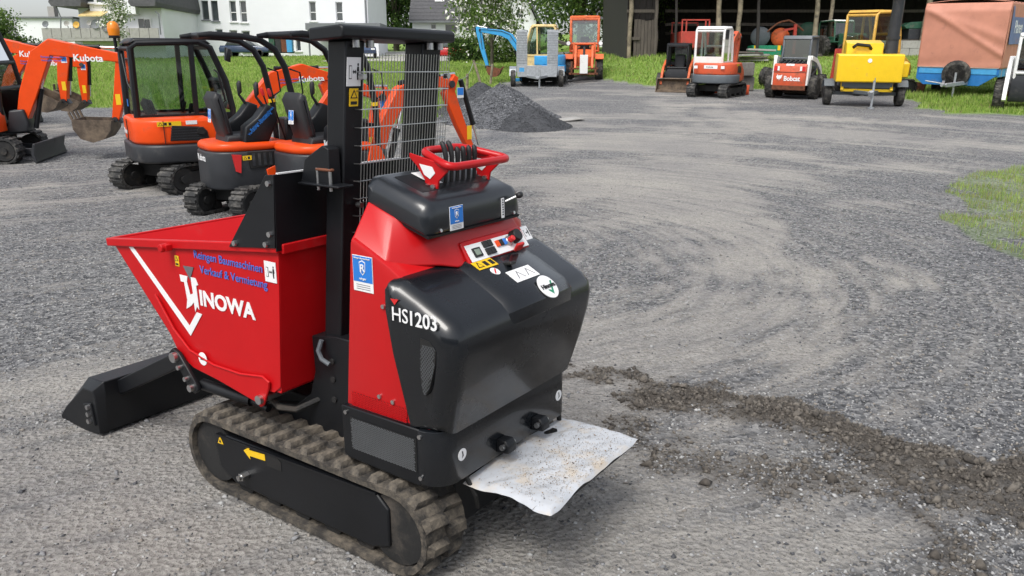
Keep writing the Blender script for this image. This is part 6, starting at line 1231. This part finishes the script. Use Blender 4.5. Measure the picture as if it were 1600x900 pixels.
for k, (u, v, r_, l) in enumerate(((1204, 113, .40, 'loose tractor tyre leaning left of the lettered loader'), (1207, 97, .36, 'dark tyre standing behind the loose tractor tyre'))): p = at(u, v, 31.5); E = thing('tractor_tyre', l, 'tyre', p.x, 31.2 + k, R(20), 'old tyres', z=float(gz(p.x, 31.2 + k)) + (0 if not k else .1)); tyre_part(E, (0, 0, r_), r_, .26, (.5, 1, .1), lug=True)
# field fence
FP = [at(620, 236, 15.2), at(660, 205, 17.8), at(709, 172, 22.5), at(757, 138, 31.5)]
FE = thing('field_fence', 'leaning wooden posts with a thin wire along the meadow edge', 'fence', 0, 0, z=0, tilt=False); FE.matrix_world = Matrix(); tops = []
for i, (x, y) in enumerate(((-2.05, 20.4), (-1.75, 23.4), (-1.55, 27.5), (-1.15, 31.8), (-.9, 33.5))):
    z = float(gz(x, y)); le = (.05, .0, .05, -.35, .1)[i]; h = (.75, .8, .8, 1.1, .9)[i]; MB().rings([((x, y, z - .1), .05), ((x + le * .5, y, z + h * .5), .05), ((x + le, y, z + h), .045)], 8).build('post', 'pole', FE); tops.append((x + le, y, z + h * .92))
MB().tube([p for a, c in zip(tops, tops[1:]) for p in (a, (Vector(a) + Vector(c)) / 2 - Vector((0, 0, .05)))] + [tops[-1]], .008, 5).build('wire', 'galv', FE)
# ---------------------------------------------------------------- made-up wall behind the camera, added to darken reflections in the hood
RBLOCK = MB().b2((-16, -13, -.2), (14, -22, 5.2)); rblock = RBLOCK.build('reflection_blocker', 'blind', smooth=0); rblock['kind'] = 'structure'
# ---------------------------------------------------------------- trees and shrubs
LG = [leafmat('leaf_mid', (.10, .165, .040)), leafmat('leaf_light', (.17, .25, .065)), leafmat('leaf_dark', (.055, .10, .03))]
LD = [leafmat('leaf_deep', (.040, .08, .022)), leafmat('leaf_deep_mid', (.065, .12, .032)), LG[0]]
BL = [mat('blossom', (.70, .69, .64), .7, var=.1), LG[1], LG[0]]
def leaves(name, pts, size, mats, parent, droop=0.):
    n = len(pts); d1 = rng.normal(size=(n, 3)); d1 /= np.linalg.norm(d1, axis=1)[:, None]; d1[:, 2] -= droop; d2 = np.cross(d1, rng.normal(size=(n, 3))); d2 /= np.linalg.norm(d2, axis=1)[:, None] + 1e-9
    sz = size * rng.uniform(.6, 1.4, n)[:, None]; P = np.asarray(pts); V = np.stack([P - d1 * sz, P + d2 * sz * .5, P + d1 * sz, P - d2 * sz * .5], 1).reshape(-1, 3); F = (np.arange(n) * 4)[:, None] + np.arange(4)[None]
    o = bulk(name, V, F, mats, rng.integers(0, len(mats), n)); o.parent = parent; return o
def crown_pts(n, cx, cy, cz, rx, ry, rz, clumps, cr, droop=0):
    t = rng.normal(size=(clumps, 3)); t /= np.linalg.norm(t, axis=1)[:, None]; t *= (rng.random(clumps) ** .45)[:, None]; C_0 = t * np.array([rx, ry, rz]) + np.array([cx, cy, cz])
    k = rng.integers(0, clumps, n); q = rng.normal(size=(n, 3)) * (cr * rng.uniform(.5, 1.2, clumps))[k][:, None] * np.array([1, 1, .75]); 
    if droop: q[:, 2] -= np.abs(rng.normal(size=n)) * droop
    return C_0[k] + q, C_0
def tree(name, label, x, y, h, cz, rx, rz, n, size, mats, clumps=40, cr=.5, tr=.15, droop=0, cat='tree', ry=None, group=None):
    g = float(gz(x, y)); E = thing(name, label, cat, x, y, 0, group, tilt=False, z=0.); E.matrix_world = Matrix.Translation((x, y, g))
    P, C0 = crown_pts(n, 0, 0, cz, rx, ry or rx, rz, clumps, cr, droop); P = P[P[:, 2] > .05]; leaves('crown', P, size, mats, E, .3 if droop else 0)
    if tr:
        b = MB(); b.rings([((0, 0, -.2), tr * 1.3), ((.03, 0, cz * .3), tr), ((-.04, .02, cz * .7), tr * .8), ((.02, 0, cz + rz * .4), tr * .35), ((0, 0, h), tr * .1)], 9)
        for c in C0[:16]: z0_ = max(cz * .35, c[2] - rz * .7); b.rings([((0, 0, z0_), tr * .45), ((c[0] * .5, c[1] * .5, (z0_ + c[2]) / 2 + .1), tr * .28), (tuple(c), tr * .08)], 6)
        b.build('trunk', 'bark', E)
    return E
tree('apple_tree', 'thin apple tree with loose branches and white blossom before the grey roofed house', -1.15, 46, 6.5, 3.7, 2.2, 2.2, 5200, .10, BL[1:] + LG[:1] + [BL[0]], 46, .40, .09, .3)
tree('willow_tree', 'large pale green drooping tree left of the barn behind the orange loader', 4.6, 56, 11, 6.0, 4.3, 4.6, 17000, .13, LG, 110, .65, .22, .8)
tree('birch_tree', 'tall pale trunked tree with fine leaves just left of the barn', 8.2, 50, 10, 6.2, 2.4, 3.8, 7500, .11, [LG[1], LG[0]], 60, .5, .11, .6)
tree('ash_tree', 'leafy green tree behind the gable house at top centre', .2, 92, 14, 8, 5.0, 5.5, 9000, .2, LG, 70, .9, .3)
tree('dark_tree', 'dark green tree filling the gap right of the apartment house', -13.5, 96, 15, 7, 4.5, 6.5, 10000, .22, LD, 70, 1.0, .3)
tree('dark_tree', 'dark green tree just left of the grey roofed house', -8.6, 101, 15, 7.5, 4.2, 6.5, 9000, .22, LD, 60, 1.0, .3)
c_ = at(10, 60, 55); tree('leafy_bush', 'big rounded green shrub at the upper left corner', c_.x - .6, 55, 3.4, 2.0, 1.7, 1.7, 6000, .10, LG, 40, .4, .08, cat='shrub')
c_ = at(52, 60, 56); tree('leafy_bush', 'small dark shrub before the white annexe', c_.x, 56, 1.9, 1.0, 1.0, .7, 2200, .08, LD, 20, .3, .05, cat='shrub')
c_ = at(102, 60, 60); tree('leafy_bush', 'little green shrub under the balcony edge', c_.x, 60, 1.6, .9, .8, .6, 1500, .09, LG, 14, .25, .04, cat='shrub')
c_ = at(186, 60, 60); tree('cherry_tree', 'small white blossoming tree in front of the balcony house', c_.x, 60, 5.2, 3.4, .9, 1.8, 2600, .09, [BL[0], BL[0], LG[1], LG[0]], 34, .28, .06)
for k, (u, Y, w_, h, l) in enumerate(((735, 60, 1.6, 1.7, 'clipped dark hedge before the grey roofed house'), (690, 74, 2.6, 1.5, 'low dark hedge behind the parked red car'), (800, 58, 1.8, 1.5, 'loose green hedge behind the blue excavator'))):
    p = at(u, 60, Y); x = p.x; n = 5000; g = float(gz(x, Y)); E = thing('hedge', l, 'hedge', x, Y, 0, tilt=False, z=g); E.matrix_world = Matrix.Translation((x, Y, g)); P = rng.uniform((-w_, -.5, .1), (w_, .5, h), (n, 3)) + rng.normal(size=(n, 3)) * .08; leaves('foliage', P, .09, LD if k < 2 else LG, E); MB().cyl((0, 0, 0), (0, 0, h * .7), .05).build('stem', 'bark', E)
# ---------------------------------------------------------------- grass
GM = [leafmat('grass_mid', (.28, .41, .08)), leafmat('grass_light', (.38, .48, .14)), leafmat('grass_dark', (.15, .26, .045)), leafmat('grass_straw', (.34, .32, .15))]
def blades(name, x, y, h, w, label, probs):
    n = len(x); z = ground_at(x, y) - .01; a = rng.uniform(0, 6.283, n); le = rng.normal(0, .35, n) * h; la = rng.uniform(0, 6.283, n)
    dx, dy = np.cos(a) * w, np.sin(a) * w; b = np.stack([x, y, z], -1); V = np.stack([b + np.stack([-dx, -dy, 0 * w], -1), b + np.stack([dx, dy, 0 * w], -1), b + np.stack([le * np.cos(la), le * np.sin(la), h], -1)], 1).reshape(-1, 3)
    return tag(bulk(name, V, np.arange(n * 3).reshape(-1, 3), GM, rng.choice(4, n, p=probs)), label, 'grass', kind='stuff')
def sample(n, d0, d1, pw, half=.78):
    d = d0 * (d1 / d0) ** (rng.random(n) ** pw); x = d * np.tan(rng.uniform(-half, half, n)); return x, d
x, y = sample(420000, 17, 84, 1.0, .66); gl_, _ = grass_mask(x, y); k = gl_ & ~((y > YB - .4) & (x > bx0 - .2)) & (y < 73); x, y = x[k][:190000], y[k][:190000]
tall = .06 + .17 * np.clip(fbm(x, y, 3.5, 3, 120) * 1.6 - .35, 0, 1); edge = np.clip((x + 20) / 1, 0, 1)
blades('meadow_grass', x, y, tall * rng.uniform(.6, 1.4, len(x)), .006 + y * .00055, 'long green meadow grass behind the diggers and round the barn', [.42, .30, .2, .08])
x = rng.uniform(4, 10, 110000); y = rng.uniform(4.5, 13, 110000); _, gr_m = grass_mask(x, y); cl_ = rng.random(len(x)) < np.clip(fbm(x, y, .35, 3, 140) * 3.2 - .95, .08, 1) * np.clip((x - 3.8) / 1.2, .3, 1); x, y = x[gr_m & cl_][:30000], y[gr_m & cl_][:30000]
blades('yard_grass', x, y, rng.uniform(.025, .09, len(x)), rng.uniform(.003, .006, len(x)), 'short yellowish grass patch at the right edge of the yard', [.24, .34, .08, .34])
